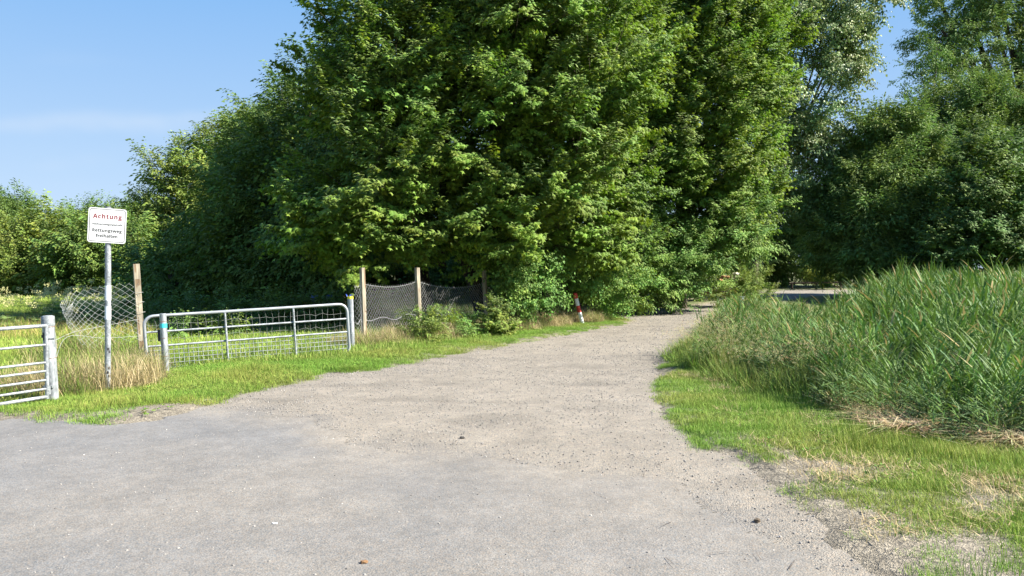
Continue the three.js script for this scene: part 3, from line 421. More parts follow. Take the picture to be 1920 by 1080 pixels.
tag(instanced('rough_grass', roughT, bladeMat, [...scatter(8, -9, -4.8, -16, -10.4, 30, (x, z, r) => { if (roadSd(x, z) < 0.45 || 960 - x * F / z > 285) return null; const q = Math.min(segD(x, z, roughLine[0], roughLine[1]), segD(x, z, roughLine[1], roughLine[2])); if (r() > sstep(1.3, 0.2, q)) return null; return clump(x, z, r, 0.6 + 0.5 * r(), 0.8 + 0.3 * r()); }),
  ...scatter(9, -3.6, 4.2, -27, -14.8, 40, (x, z, r) => { let q = 9; for (let i = 0; i < 4; i++) q = Math.min(q, segD(x, z, fenceLine[i], fenceLine[i + 1])); if (roadSd(x, z) < 0.65 || r() > sstep(0.9, 0.2, q)) return null; return clump(x, z, r, 0.45 + 0.4 * r(), 0.8 + 0.4 * r()); }),
  ...scatter(10, -12, 2, -32, -18.5, 10, (x, z, r) => roadSd(x, z) < 1.4 ? null : clump(x, z, r, 0.5 + 0.5 * r(), 0.5 + 0.3 * r(), -0.15)),
  ...scatter(11, -20, -8.2, -24.5, -17, 16, (x, z, r) => clump(x, z, r, 0.55 + 0.4 * r(), 1.1 + 0.4 * r(), 0.12))]), 'rough green grass at the fence foot and below the shaded trees', 'grass');
// tall feathery grass on the corner of the reed bed
function panicleGrass(seed) {
  const r = rngOf(seed), T = new Tris();
  for (let i = 0; i < 44; i++) { const a = r() * 6.283, q = 0.22 * Math.sqrt(r()), c = green[i % 4], v = 0.6 + 0.5 * r(); ribbon(T, V(Math.cos(a) * q, 0, Math.sin(a) * q), yaw(r), 0.4 * r(), 1.2 * r(), lerp(0.35, 0.8, r()), 0.009, 4, c.map(x => x * v), 0, 1); }
  for (let i = 0; i < 9; i++) { const a = r() * 6.283, q = 0.2 * Math.sqrt(r()), az = yaw(r), top = ribbon(T, V(Math.cos(a) * q, 0, Math.sin(a) * q), az, 0.15 * r(), 0.4 * r(), lerp(0.75, 1.0, r()), 0.004, 3, [0.32, 0.34, 0.10]);
    for (let k = 0; k < 9; k++) { const p = top.clone().add(V((r() - 0.5) * 0.05, -r() * 0.16, (r() - 0.5) * 0.05)); ribbon(T, p, yaw(r), 0.6 + 0.6 * r(), 0.5, 0.035, 0.006, 1, [0.42, 0.38, 0.18].map(x => x * (0.7 + 0.5 * r()))); } }
  return T.geo();
}
const bedEdge = (x, z) => Math.abs(sd(reedPoly, x, z));
tag(instanced('feathery_grass', panicleGrass(211), bladeMat, scatter(12, 2, 8, -24, -9.2, 34, (x, z, r) => {
  const s = roadSd(x, z), d = -z, px = 960 + x * F / d; if (s < 0.05 || px > 1640 + 60 * N(x, z, 2) || px < 1200) return null; const q = sd(reedPoly, x, z); if (q > 0.35) return null;
  const k = sstep(1.3, 0.2, Math.abs(q)); if (r() > 0.12 + 0.6 * k) return null;
  const h = lerp(0.4, 0.8, sstep(0.05, 1.1, s)) * Math.min(1, (reedH(x, z) + 0.1)); return { m: place(x, groundY(x, z, s) - 0.02, z, (r() - 0.5) * 0.3, yaw(r), (r() - 0.5) * 0.3, 0.8 + 0.3 * r(), h * (0.8 + 0.35 * r()), 0.8 + 0.3 * r()), c: col(0.85 + 0.3 * r(), 0.85 + 0.25 * r(), 0.9) };
})), 'tall feathery grass with brown panicles on the inner corner of the track', 'grass');
// reeds: five leafy stems to a clump, one metre tall at scale 1
function reedClump(seed, bend, wide) {
  const r = rngOf(seed), T = new Tris();
  for (let s = 0; s < 6; s++) {
    const a = r() * 6.283, q = 0.2 * Math.sqrt(r()), az0 = yaw(r), lean = 0.12 * r(), h = lerp(0.8, 1.05, r()), base = V(Math.cos(a) * q, 0, Math.sin(a) * q);
    ribbon(T, base, az0, lean, 0.12, h * 0.92, 0.007, 3, [0.20, 0.24, 0.07]); ribbon(T, base, az0 + 1.57, lean, 0.0, h * 0.6, 0.007, 2, [0.20, 0.24, 0.07]);
    const nl = 10 + (r() * 4 | 0);
    for (let i = 0; i < nl; i++) {
      const t = 0.22 + 0.76 * i / nl, p = base.clone().add(V(Math.sin(az0) * Math.sin(lean) * h * t, h * t * Math.cos(lean), Math.cos(az0) * Math.sin(lean) * h * t));
      const az = r() < bend ? -1.2 + (r() - 0.5) * 1.8 : yaw(r), v = 0.75 + 0.5 * r(), y = r(), c = [lerp(0.062, 0.145, y) * v, lerp(0.160, 0.240, y) * v, lerp(0.042, 0.032, y) * v]; if (r() < 0.06 * (1.4 - t)) { c[0] = 0.34 * v; c[1] = 0.27 * v; c[2] = 0.13 * v; }
      ribbon(T, p, az, lerp(1.2, 0.6, t) + 0.5 * (r() - 0.4), lerp(1.3, 1.1, t) * (0.1 + 1.1 * r()), lerp(0.38, 0.26, t) * (0.6 + 0.7 * r()), 0.0165 * wide * (0.75 + 0.5 * r()), 5, c, (r() - 0.5) * 1.2, 1);
    }
  }
  return T.geo();
}
const reedMat = leafMat([1, 1, 1], { trans: 0.32, coat: 0.14, coatR: 0.42 });
const reedAt = (x, z, r) => {
  const q = sd(reedPoly, x, z), d = -z, px = 960 + x * F / d; if (q > 0.06 || roadSd(x, z) < 0.35 || d < 5) return null; if (px > 2150) { if (r() < 0.6) return null; }
  const h = reedH(x, z) * lerp(0.5, 1, sstep(0.1, -0.8, q)); if (h < 0.22 && r() < 0.7) return null; if (px < 1480 && d < 21 && r() < 0.5 * sstep(-1.1, -0.2, q)) return null;
  if (d > 26 && r() < 0.55) return null; if (N(x * 1.1, z * 1.1, 6.6) < -0.32) return null;
  const s = h * (0.80 + 0.3 * r() + 0.35 * Math.pow(r(), 8)), w = Math.max(0.75, Math.min(1.15, s)), v = 0.8 + 0.35 * r(), y = 0.9 + 0.2 * r();
  return { m: place(x, groundY(x, z, 1) - 0.02, z, (r() - 0.5) * 0.5, (r() < 0.5 ? 1 : 0.35) * (r() - 0.5) * 6.28, (r() - 0.45) * 0.5, w, s * 1.06 + 0.05, w), c: col(v * y, v, v * (1.85 - y)) };
};
const reedsAll = [...scatter(13, 2.5, 13, -13, -5, 17, reedAt), ...scatter(14, 3, 22, -34, -13, 11, reedAt), ...scatter(15, 12, 50, -48, -20, 3, reedAt)];
const half = reedsAll.filter((_, i) => i % 2 === 0), other = reedsAll.filter((_, i) => i % 2);
{ const bed = thing('reed_bed', 'dense green reed bed filling the ditch on the right', 'reeds', V(6, 0, -12), null, 'stuff'); instanced('reeds', reedClump(221, 0.35, 0.9), reedMat, half, bed); instanced('reeds', reedClump(223, 0.55, 1.35), reedMat, other, bed); }
console.log('instances', JSON.stringify(stat), 'reeds', reedsAll.length);

// ---------------------------------------------------------------- galvanised steel, wood, plastic
const zincTex = (() => { const a = tileNoise(256, 10, 81), b = tileNoise(256, 40, 82), c = tileNoise(256, 110, 83); return makeTex(256, (u, v) => { const L = 0.84 + (a(u, v) - 0.5) * 0.24 + (b(u, v) - 0.5) * 0.26 + (c(u, v) - 0.5) * 0.14; return [L * 0.985, L, L * 1.01]; }, true, 2); })();
M.zinc = new THREE.MeshStandardMaterial({ color: col(0.47, 0.49, 0.51), map: zincTex, roughness: 0.5, metalness: 0.35 });
M.zincPlain = new THREE.MeshStandardMaterial({ color: col(0.38, 0.40, 0.41), map: zincTex, roughness: 0.6, metalness: 0.3 });
M.netWire = new THREE.MeshStandardMaterial({ color: col(0.24, 0.25, 0.24), roughness: 0.6, metalness: 0.3 });
M.wire = new THREE.MeshStandardMaterial({ color: col(0.42, 0.43, 0.42), roughness: 0.55, metalness: 0.3 });
M.rust = new THREE.MeshStandardMaterial({ color: col(0.26, 0.15, 0.09), roughness: 0.9 });
M.dark = new THREE.MeshStandardMaterial({ color: col(0.03, 0.03, 0.035), roughness: 0.7 });
M.woodGrain = (() => { const a = tileNoise(512, 5, 91), b = tileNoise(512, 70, 92), c = tileNoise(512, 160, 93), e = tileNoise(512, 9, 94); return makeTex(512, (u, v) => { const g = b(u * 1, v * 0.08) * 0.5 + c(u, v * 0.1) * 0.3 + a(u, v) * 0.3; let L = 0.74 + 0.5 * (g - 0.5); const st = sstep(0.72, 0.9, e(u * 1.5, v * 0.7)); return [L * lerp(1, 0.8, st), L * lerp(0.985, 0.70, st), L * lerp(0.94, 0.6, st)]; }); })();
M.wood = new THREE.MeshStandardMaterial({ color: col(0.50, 0.45, 0.37), map: M.woodGrain, bumpMap: M.woodGrain, bumpScale: 0.006, roughness: 0.9 });
const plain = (c, rough = 0.6) => new THREE.MeshStandardMaterial({ color: col(...c), roughness: rough });
M.red = plain([0.55, 0.05, 0.03], 0.55); M.white = plain([0.78, 0.78, 0.76], 0.55); M.blue = plain([0.03, 0.07, 0.42], 0.4); M.cyan = plain([0.05, 0.55, 0.62], 0.5); M.yellow = plain([0.72, 0.62, 0.05], 0.5); M.sticker = plain([0.82, 0.83, 0.85], 0.4); M.grey = plain([0.33, 0.36, 0.40], 0.8);
const wireLoop = (base, axis, y, r) => new THREE.TorusGeometry(r, 0.003, 5, 24).rotateX(Math.PI / 2).translate(base.x + axis.x * y, base.y + y, base.z + axis.z * y);

// the traffic sign
{
  const [bx, bz] = gr(199, 728), base = V(bx, groundY(bx, bz, 1) - 0.05, bz), T = thing('traffic_sign', 'white sign on a leaning steel pole with red heading Achtung and three black lines', 'sign', base);
  const top = at(204.5, 390, 10.86), ax = top.clone().sub(base).normalize(), P = k => base.clone().addScaledVector(ax, k), len = base.distanceTo(top);
  const pole = part('pole', [rod(base, top.clone().addScaledVector(ax, 0.015), 0.038, 0.038, 20)], M.zinc, T);
  const cv = document.createElement('canvas'); cv.width = cv.height = 1024; const c = cv.getContext('2d');
  c.fillStyle = '#c4c6c8'; c.fillRect(0, 0, 1024, 1024);
  const rr = (x, y, w, h, r) => { c.beginPath(); c.moveTo(x + r, y); c.arcTo(x + w, y, x + w, y + h, r); c.arcTo(x + w, y + h, x, y + h, r); c.arcTo(x, y + h, x, y, r); c.arcTo(x, y, x + w, y, r); c.closePath(); };
  c.strokeStyle = '#08080a'; c.lineWidth = 18; rr(40, 40, 944, 944, 52); c.stroke();
  const say = (t, y, size, w, color, weight = '') => { c.font = `${weight}${size}px sans-serif`; c.fillStyle = color; c.textAlign = 'left'; c.textBaseline = 'alphabetic'; const ws = [...t].map(q => c.measureText(q).width), sum = ws.reduce((a, b) => a + b, 0), gap = (w - sum) / (t.length - 1); let x = 512 - w / 2; [...t].forEach((q, i) => { c.fillText(q, x, y); c.lineWidth = size * 0.03; c.strokeStyle = color; c.strokeText(q, x, y); x += ws[i] + gap; }); };
  say('Achtung', 312, 178, 770, '#6a0a16', 'bold '); say('Deichverteidigungsstraße', 506, 74, 826, '#101014', 'bold '); say('Rettungsweg', 708, 128, 800, '#0a0a0d', 'bold '); say('freihalten', 868, 128, 590, '#0a0a0d', 'bold ');
  const tex = new THREE.CanvasTexture(cv); tex.colorSpace = THREE.SRGBColorSpace; tex.anisotropy = 8;
  const W = 0.462, Hh = 0.468, sh = new THREE.Shape(), R = 0.035; sh.moveTo(-W / 2 + R, -Hh / 2); sh.lineTo(W / 2 - R, -Hh / 2); sh.absarc(W / 2 - R, -Hh / 2 + R, R, -Math.PI / 2, 0); sh.lineTo(W / 2, Hh / 2 - R); sh.absarc(W / 2 - R, Hh / 2 - R, R, 0, Math.PI / 2); sh.lineTo(-W / 2 + R, Hh / 2); sh.absarc(-W / 2 + R, Hh / 2 - R, R, Math.PI / 2, Math.PI); sh.lineTo(-W / 2, -Hh / 2 + R); sh.absarc(-W / 2 + R, -Hh / 2 + R, R, Math.PI, Math.PI * 1.5);
  const plate = new THREE.ExtrudeGeometry(sh, { depth: 0.003, bevelEnabled: false, curveSegments: 10 }), face = new THREE.ShapeGeometry(sh, 10);
  const uv = face.attributes.uv; for (let i = 0; i < uv.count; i++) uv.setXY(i, uv.getX(i) / W + 0.5, uv.getY(i) / Hh + 0.5);
  const cen = at(205.5, 423.5, 10.86); face.translate(0, 0, 0.0045);
  const put = g => g.applyMatrix4(new THREE.Matrix4().makeRotationFromEuler(new THREE.Euler(0, 0.465, -0.052, 'YXZ'))).translate(cen.x, cen.y, cen.z + 0.045);
  const pl = part('sign_plate', [put(plate)], M.zincPlain, T);
  part('sign_face', [put(face)], new THREE.MeshStandardMaterial({ map: tex, roughness: 0.45 }), T);
  for (const k of [-0.13, 0.13]) part('clamp', [new THREE.TorusGeometry(0.041, 0.007, 6, 20).rotateX(Math.PI / 2).translate(...P(len - 0.24 + k).toArray())], M.zincPlain, T);
  for (const [a, b] of [[1.28, 1.48], [1.02, 1.2]]) part('sticker', [new THREE.CylinderGeometry(0.0392, 0.0392, b - a, 20, 1, true).applyQuaternion(new THREE.Quaternion().setFromUnitVectors(YUP, ax)).translate(...P((a + b) / 2).toArray())], M.sticker, T);
  for (const [y, an] of [[0.62, 0.3], [0.58, 0.7], [0.36, 0.5], [0.30, 0.1], [0.25, 0.6]]) { const p = P(y), g = new THREE.CylinderGeometry(0.0395, 0.0395, 0.035, 8, 1, true, an, 0.7); part('scrape_mark', [g.translate(p.x, p.y, p.z)], M.dark, T); }
}

// posts with caps and wires tied round them
function roundPost(name, label, px, pyTop, pyBase, d, r, lean, extra) {
  const top = at(px[0], pyTop, d), base = at(px[1], pyBase, d); const T = thing(name, label, 'post', base), ax = top.clone().sub(base).normalize(), L = top.distanceTo(base);
  const lathe = new THREE.LatheGeometry([[r, -0.15], [r, L - 0.006], [r - 0.006, L], [0, L + 0.002]].map(p => new THREE.Vector2(...p)), 24), uv = lathe.attributes.uv; for (let i = 0; i < uv.count; i++) uv.setXY(i, uv.getX(i) * 0.5, uv.getY(i) * L);
  const Q = new THREE.Quaternion().setFromUnitVectors(YUP, ax), put = g => g.applyQuaternion(Q).translate(base.x, base.y, base.z);
  part('shaft', [put(lathe)], M.zinc, T); extra(T, put, L, r, base); return T;
}
const loop = (y, r, t = 0.003) => new THREE.TorusGeometry(r, t, 5, 28).rotateX(Math.PI / 2 + 0.04).translate(0, y, 0);
roundPost('gate_post', 'thick galvanised post with a round cap at the left gate', [88.5, 95], 600, 748, 10.1, 0.071, 0, (T, put, L, r) => {
  part('cap', [put(new THREE.LatheGeometry([[r + 0.001, L - 0.075], [r + 0.006, L - 0.07], [r + 0.006, L + 0.045], [r * 0.7, L + 0.056], [0, L + 0.06]].map(p => new THREE.Vector2(...p)), 28))], M.zincPlain, T);
  for (const y of [L - 0.085, L * 0.52]) part('wire_tie', put(loop(y, r + 0.003)), M.rust, T);
  part('hinge', [put(new THREE.BoxGeometry(0.07, 0.035, 0.05).translate(-0.005, L * 0.80, r)), put(new THREE.CylinderGeometry(0.016, 0.016, 0.1, 10).translate(0.0, L * 0.80, r + 0.03))], M.dark, T);
  part('hinge', [put(new THREE.BoxGeometry(0.12, 0.03, 0.05).translate(0.0, 0.16, r)), put(new THREE.CylinderGeometry(0.02, 0.02, 0.1, 10).translate(0.02, 0.12, r + 0.03))], M.zincPlain, T);
});
roundPost('gate_post', 'galvanised post with a cyan band in front of the long gate', [304.5, 309], 588, 702, 12.6, 0.052, 0, (T, put, L, r) => {
  part('cyan_band', [put(new THREE.CylinderGeometry(r + 0.002, r + 0.002, 0.07, 24, 1, true).translate(0, L - 0.19, 0))], M.cyan, T);
  for (const y of [L - 0.12, L * 0.6, L * 0.3]) part('wire_tie', put(loop(y, r + 0.003)), M.rust, T);
  part('hinge', [put(new THREE.BoxGeometry(0.05, 0.18, 0.05).translate(-r - 0.02, L * 0.64, -0.02))], M.dark, T);
});
roundPost('gate_post', 'galvanised post with a yellow top and blue ribbon right of the long gate', [656.5, 660], 556, 668, 15.2, 0.055, 0, (T, put, L, r) => {
  part('yellow_band', [put(new THREE.CylinderGeometry(r + 0.002, r + 0.002, 0.05, 24).translate(0, L - 0.02, 0))], M.yellow, T);
  for (let k = 0; k < 9; k++) part('wire_tie', put(loop(0.12 + k * (L - 0.2) / 9, r + 0.003, 0.0025)), M.wire, T);
  const rb = new Tris(); const q = rngOf(5); for (let k = 0; k < 5; k++) { const a = k * 1.2 + 0.4; ribbon(rb, V(Math.cos(a) * r, L + 0.0, Math.sin(a) * r), a + 1.2, 0.4 + 0.5 * q(), 1.8, 0.09, 0.028, 4, [1, 1, 1], 1, 1); } const g = rb.geo(); g.setAttribute('uv', new THREE.Float32BufferAttribute(new Float32Array(g.attributes.position.count * 2), 2)); part('ribbon', [put(g)], new THREE.MeshStandardMaterial({ color: col(0.03, 0.07, 0.40), side: THREE.DoubleSide, roughness: 0.5 }), T, 'stuff');
});

// the left gate, standing open towards the viewer
{
  const A = at(85, 745, 9.97), dir = V(-0.417, 0, 0.909), end = k => A.clone().addScaledVector(dir, k);
  const T = thing('field_gate', 'galvanised tube gate with seven rails at the left edge, standing open', 'gate', V(A.x, 0, A.z));
  const Y = (k, y) => { const p = end(k); p.y = y; return p; }, Lg = 2.7, hs = [0.913, 0.676, 0.454, 0.347, 0.234, 0.124, 0.022];
  part('stile', [rod(Y(0, -0.0), Y(0, 0.925), 0.024, 0.024, 14)], M.zinc, T); part('stile', [rod(Y(Lg, 0), Y(Lg, 0.925), 0.024, 0.024, 14)], M.zinc, T);
  hs.forEach((h, i) => part('rail', [rod(Y(0, h), Y(Lg, h), i === 0 || i === 6 ? 0.0225 : 0.0155, i === 0 || i === 6 ? 0.0225 : 0.0155, 14)], M.zinc, T));
  part('upright', [rod(Y(Lg * 0.5, 0.02), Y(Lg * 0.5, 0.91), 0.016, 0.016, 10)], M.zinc, T);
  const w = Y(0, 0.72).add(V(0.035, 0, 0.02)); part('hinge_strap', [rod(Y(0, 0.75), Y(0, 0.75).add(V(0.09, 0, -0.02)), 0.014, 0.014, 8)], M.zincPlain, T);
}
// the long gate
{
  const TL = at(268, 594, 12.85), TR = at(650, 570, 14.5), BL = at(275, 697, 12.85), BR = at(655, 665, 14.5);
  const T = thing('field_gate', 'long galvanised gate with rounded corners and mesh below, shut before the shaded trees', 'gate', V((TL.x + TR.x) / 2, 0, (TL.z + TR.z) / 2));
  const S = (u, v) => TL.clone().lerp(TR, u).lerp(BL.clone().lerp(BR, u), v), L = TL.distanceTo(TR), Hg = TL.distanceTo(BL);
  const pts = [], cr = 0.15, arc = (cu, cv, a0) => { for (let k = 0; k <= 6; k++) { const a = a0 + k / 6 * Math.PI / 2; pts.push(S((cu + Math.cos(a) * cr) / L, (cv - Math.sin(a) * cr) / Hg)); } };
  const line = (u0, v0, u1, v1) => { for (let k = 1; k < 8; k++) pts.push(S(lerp(u0, u1, k / 8) / L, lerp(v0, v1, k / 8) / Hg)); };
  arc(L - cr, cr, Math.PI / 2); pts.reverse(); pts.length = 0;
  { // clockwise from the upper left corner
    const corner = (cu, cv, a0, a1) => { for (let k = 0; k <= 6; k++) { const a = lerp(a0, a1, k / 6); pts.push(S((cu + Math.cos(a) * cr) / L, (cv - Math.sin(a) * cr) / Hg)); } }, P = Math.PI;
    corner(cr, cr, P, P / 2); line(cr, 0, L - cr, 0); corner(L - cr, cr, P / 2, 0); line(L, cr, L, Hg - cr); corner(L - cr, Hg - cr, 0, -P / 2); line(L - cr, Hg, cr, Hg); corner(cr, Hg - cr, -P / 2, -P); line(0, Hg - cr, 0, cr);
  }
  part('frame', [tube(pts, 0.0265, 260, 10, true)], M.zinc, T);
  const r1 = 0.29, r2 = 0.55;
  for (const v of [r1, r2]) part('rail', [rod(S(0.008, v), S(0.992, v), 0.0165, 0.0165, 12)], M.zinc, T);
  for (const u of [0.375, 0.715]) part('upright', [rod(S(u, 0.02).add(V(0, 0, 0.034)), S(u, 1.0).add(V(0, 0, 0.034)), 0.018, 0.018, 12)], M.zinc, T);
  const wires = []; for (let k = 0; k <= 44; k++) { const u = 0.012 + 0.976 * k / 44; wires.push(rod(S(u, r2), S(u, 0.985), 0.0042, 0.0042, 6, true)); } for (let k = 1; k <= 5; k++) { const v = lerp(r2, 1, k / 5.6); wires.push(rod(S(0.006, v), S(0.994, v), 0.0042, 0.0042, 6, true)); }
  part('mesh_panel', wires, M.zinc, T, 'stuff');
  const net = [], q = rngOf(77), nu = 30, jit = Array.from({ length: nu + 1 }, () => [0, 0, 0, 0].map(() => [(q() - 0.5) * 0.012, (q() - 0.5) * 0.05]));
  const vs = [0.02, 0.17, 0.43, 0.56], NP = (i, j) => S(clamp(0.012 + 0.976 * i / nu + jit[i][j][0], 0.01, 0.99), vs[j] + (j === 0 ? 0 : jit[i][j][1])).add(V(0, 0, -0.035));
  for (let i = 0; i <= nu; i++) wirePoly([0, 1, 2, 3].map(j => NP(i, j)), 0.0021, net);
  for (let j = 1; j < 3; j++) wirePoly(Array.from({ length: nu + 1 }, (_, i) => NP(i, j)), 0.0021, net);
  part('wire_netting', net, M.netWire, T, 'stuff');
}
// square wooden post with a cut top
function woodPost(T, top, base, w, turn) {
  const d = top.clone().sub(base), L = d.length(), g = new RoundedBoxGeometry(w, L + 0.3, w, 2, 0.006); const uv = g.attributes.uv, p = g.attributes.position; for (let i = 0; i < uv.count; i++) uv.setXY(i, (p.getX(i) + p.getZ(i)) * 1.6 + turn, p.getY(i) * 0.9 + base.x);
  g.rotateY(turn); g.translate(0, L / 2 - 0.15, 0); g.applyQuaternion(new THREE.Quaternion().setFromUnitVectors(YUP, d.normalize())); g.translate(base.x, base.y, base.z); return part('post', [g], M.wood, T);
}
// chain-link: a diamond net over a bent surface S(u, v)
function chainLink(S, cols, rows, r, out) {
  const P = (c, k) => S(clamp(c / cols), k / (rows * 2));
  for (let k = 0; k < rows * 2; k++) for (let c = k % 2 ? 0.5 : 0; c <= cols; c++) for (const e of [-0.5, 0.5]) if (c + e >= 0 && c + e <= cols) out.push(rod(P(c, k), P(c + e, k + 1), r, r, 4, true));
  for (let i = 0; i <= cols; i++) { const p = S(clamp(i / cols, 0, 1), 0); out.push(rod(p, p.clone().add(V(0.006, 0.022, 0)), r, r, 4, true)); }
}
{ // the fence right of the gate
  const tops = [at(679, 502, 16.5), at(782, 502, 18.3), at(907, 506, 20.4)], bases = [at(683, 652, 16.5), at(788, 636, 18.3), at(914, 622, 20.4)];
  const T = thing('chain_link_fence', 'sagging chain-link fence on three square wooden posts right of the long gate', 'fence', V(bases[1].x, 0, bases[1].z));
  tops.forEach((t, i) => woodPost(T, t, bases[i], 0.088, [0.85, 0.75, 0.9][i]));
  const knots = [[at(664, 536, 16.2), at(668, 668, 16.2)], [at(681, 530, 16.55), at(685, 660, 16.55)], [at(782, 526, 18.35), at(787, 645, 18.35)], [at(906, 530, 20.45), at(913, 630, 20.45)], [at(965, 566, 21.6), at(955, 640, 21.6)]];
  const mesh = [], wire = [];
  for (let s = 0; s < 4; s++) {
    const [a, b] = [knots[s], knots[s + 1]], sag = [0.02, 0.10, 0.13, 0.05][s], len = a[1].distanceTo(b[1]);
    const S = (u, v) => { const t = a[0].clone().lerp(b[0], u), q = a[1].clone().lerp(b[1], u); t.y -= sag * 4 * u * (1 - u); const p = t.lerp(q, v); p.x += 0.03 * Math.sin(u * 5 + s) * v * (1 - v) * 4; p.z += 0.04 * Math.sin(u * 7 + s * 2) * (1 - v); p.x += (s === 2 ? 0.12 : 0.05) * Math.sin(v * 3.1) * u * (1 - u); return p; };
    chainLink(S, Math.max(3, Math.round(len / 0.085)), 14, 0.0016, mesh);
    const w = []; for (let k = 0; k <= 14; k++) w.push(S(k / 14, 0.52 + 0.03 * Math.sin(k * 0.9 + s)).add(V(0, 0, 0.02))); wirePoly(w, 0.0042, wire);
    const w2 = []; for (let k = 0; k <= 14; k++) w2.push(S(k / 14, 0.015)); wirePoly(w2, 0.0028, wire);
  }
  part('mesh', mesh, M.wire, T, 'stuff'); part('tension_wire', wire, M.wire, T);
}
{ // the torn fence left of the gate
  const top = at(255.5, 495, 14.4), base = at(265, 676, 14.4), T = thing('chain_link_fence', 'torn curling chain-link net on one leaning wooden post behind the traffic sign', 'fence', base);
  woodPost(T, top, base, 0.105, 0.55);
  const path = new THREE.CatmullRomCurve3([at(259, 533, 14.35), at(215, 532, 14.2), at(172, 541, 14.1), at(140, 546, 14.0), at(122, 556, 13.6), at(112, 572, 13.3), at(122, 580, 13.1), at(136, 566, 13.2)]);
  const low = new THREE.CatmullRomCurve3([at(264, 640, 14.35), at(225, 648, 14.2), at(190, 655, 14.0), at(160, 650, 13.7), at(140, 632, 13.5), at(128, 612, 13.4), at(128, 600, 13.3), at(134, 590, 13.2)]);
  const q = rngOf(9), S = (u, v) => { const p = path.getPoint(clamp(u)).lerp(low.getPoint(clamp(u)), v); p.x += 0.03 * N(u * 9, v * 6, 1) * (0.2 + v); p.y += 0.05 * N(u * 8, v * 7, 5) * (0.1 + v); p.z += 0.05 * N(u * 6, v * 5, 9); return p; };
  const mesh = [], wire = []; chainLink(S, 17, 10, 0.0019, mesh); part('mesh', mesh, M.wire, T, 'stuff');
  for (const [pts, r] of [[[at(98, 640, 10.2), at(140, 622, 11.6), at(190, 612, 12.8), at(262, 598, 14.3)], 0.003], [[at(98, 682, 10.2), at(130, 630, 12), at(190, 634, 13), at(264, 630, 14.3)], 0.003], [[at(100, 700, 10.2), at(104, 640, 10.3), at(101, 620, 10.3)], 0.0025], [[at(302, 608, 12.6), at(285, 614, 13.4), at(262, 602, 14.3)], 0.003]]) wirePoly(new THREE.CatmullRomCurve3(pts).getPoints(20), r, wire);
  for (const v of [548, 566, 585]) { const c = at(lerp(258, 263, (v - 540) / 50), v, 14.4); wire.push(new THREE.TorusGeometry(0.08, 0.003, 5, 20).rotateX(Math.PI / 2).translate(c.x, c.y, c.z)); }
  part('loose_wire', wire, M.wire, T);
}
{ // red and white marker post
  const base = at(1093, 612, 22.9), top = at(1078, 549, 22.9), T = thing('marker_post', 'leaning red and white striped post at the left edge of the track', 'post', base), ax = top.clone().sub(base), L = ax.length(); ax.normalize();
  const Q = new THREE.Quaternion().setFromUnitVectors(YUP, ax), bands = [[-0.1, 0.42, M.white, 'white_band'], [0.42, 0.62, M.red, 'red_band'], [0.62, 0.83, M.white, 'white_band'], [0.83, 1, M.red, 'red_band']];
  for (const [a, b, m, n] of bands) { const g = new THREE.LatheGeometry((b === 1 ? [[0.058, a * L], [0.058, L - 0.03], [0.045, L - 0.006], [0, L]] : [[0.058, a * L], [0.058, b * L]]).map(p => new THREE.Vector2(...p)), 18); part(n, [g.applyQuaternion(Q).translate(base.x, base.y, base.z)], m, T); }
}
// ---------------------------------------------------------------- things in the background
for (const [px, d, t, b, label] of [[430, 21, 588, 622, 'leftmost weathered grey post behind the long gate'], [494, 21, 584, 624, 'middle weathered grey post behind the long gate'], [590, 22, 589, 622, 'right weathered grey post behind the long gate, below the blue lids']]) {
  const top = at(px, t, d), base = at(px + 2, b, d); const T = thing('wooden_post', label, 'post', V(base.x, 0, base.z)); woodPost(T, top, base, 0.085, 0.5);
  part('top_band', [new THREE.CylinderGeometry(0.064, 0.064, 0.02, 4).rotateY(0.5 + Math.PI / 4).translate(top.x, top.y - 0.08, top.z)], M.rust, T);
}
for (const [px, py, d, w, label] of [[590, 556, 23, 0.11, 'dark drum with a bright blue lid behind the long gate'], [618, 555, 24, 0.1, 'dark drum with a dull blue lid beside the first drum']]) {
  const c = at(px, py, d), T = thing('drum', label, 'drum', V(c.x, 0, c.z));
  part('body', [new THREE.LatheGeometry([[w * 0.85, -0.1], [w, 0.1], [w * 1.03, c.y * 0.5], [w, c.y - 0.04], [w * 0.9, c.y - 0.02]].map(p => new THREE.Vector2(...p)), 20).translate(c.x, 0, c.z)], M.dark, T);
  part('lid', [new THREE.LatheGeometry([[w * 1.12, c.y - 0.03], [w * 1.12, c.y], [w * 0.8, c.y + 0.035], [0, c.y + 0.045]].map(p => new THREE.Vector2(...p)), 20).translate(c.x, 0, c.z)], M.blue, T);
}
const chunkGeo = (seed, sx, sy, sz) => { const g = new THREE.IcosahedronGeometry(1, 2), p = g.attributes.position, v = V(0, 0, 0); for (let i = 0; i < p.count; i++) { v.fromBufferAttribute(p, i); const k = 1 + 0.35 * N(v.x * 1.3 + seed, v.y * 1.3, v.z * 1.3) + 0.12 * N(v.x * 4, v.y * 4 + seed, v.z * 4); const m = Math.max(Math.abs(v.x), Math.abs(v.y), Math.abs(v.z)); v.multiplyScalar(k * lerp(1, 0.85 / m, 0.5)); p.setXYZ(i, v.x * sx, v.y * sy, v.z * sz); } g.computeVertexNormals(); return g; };
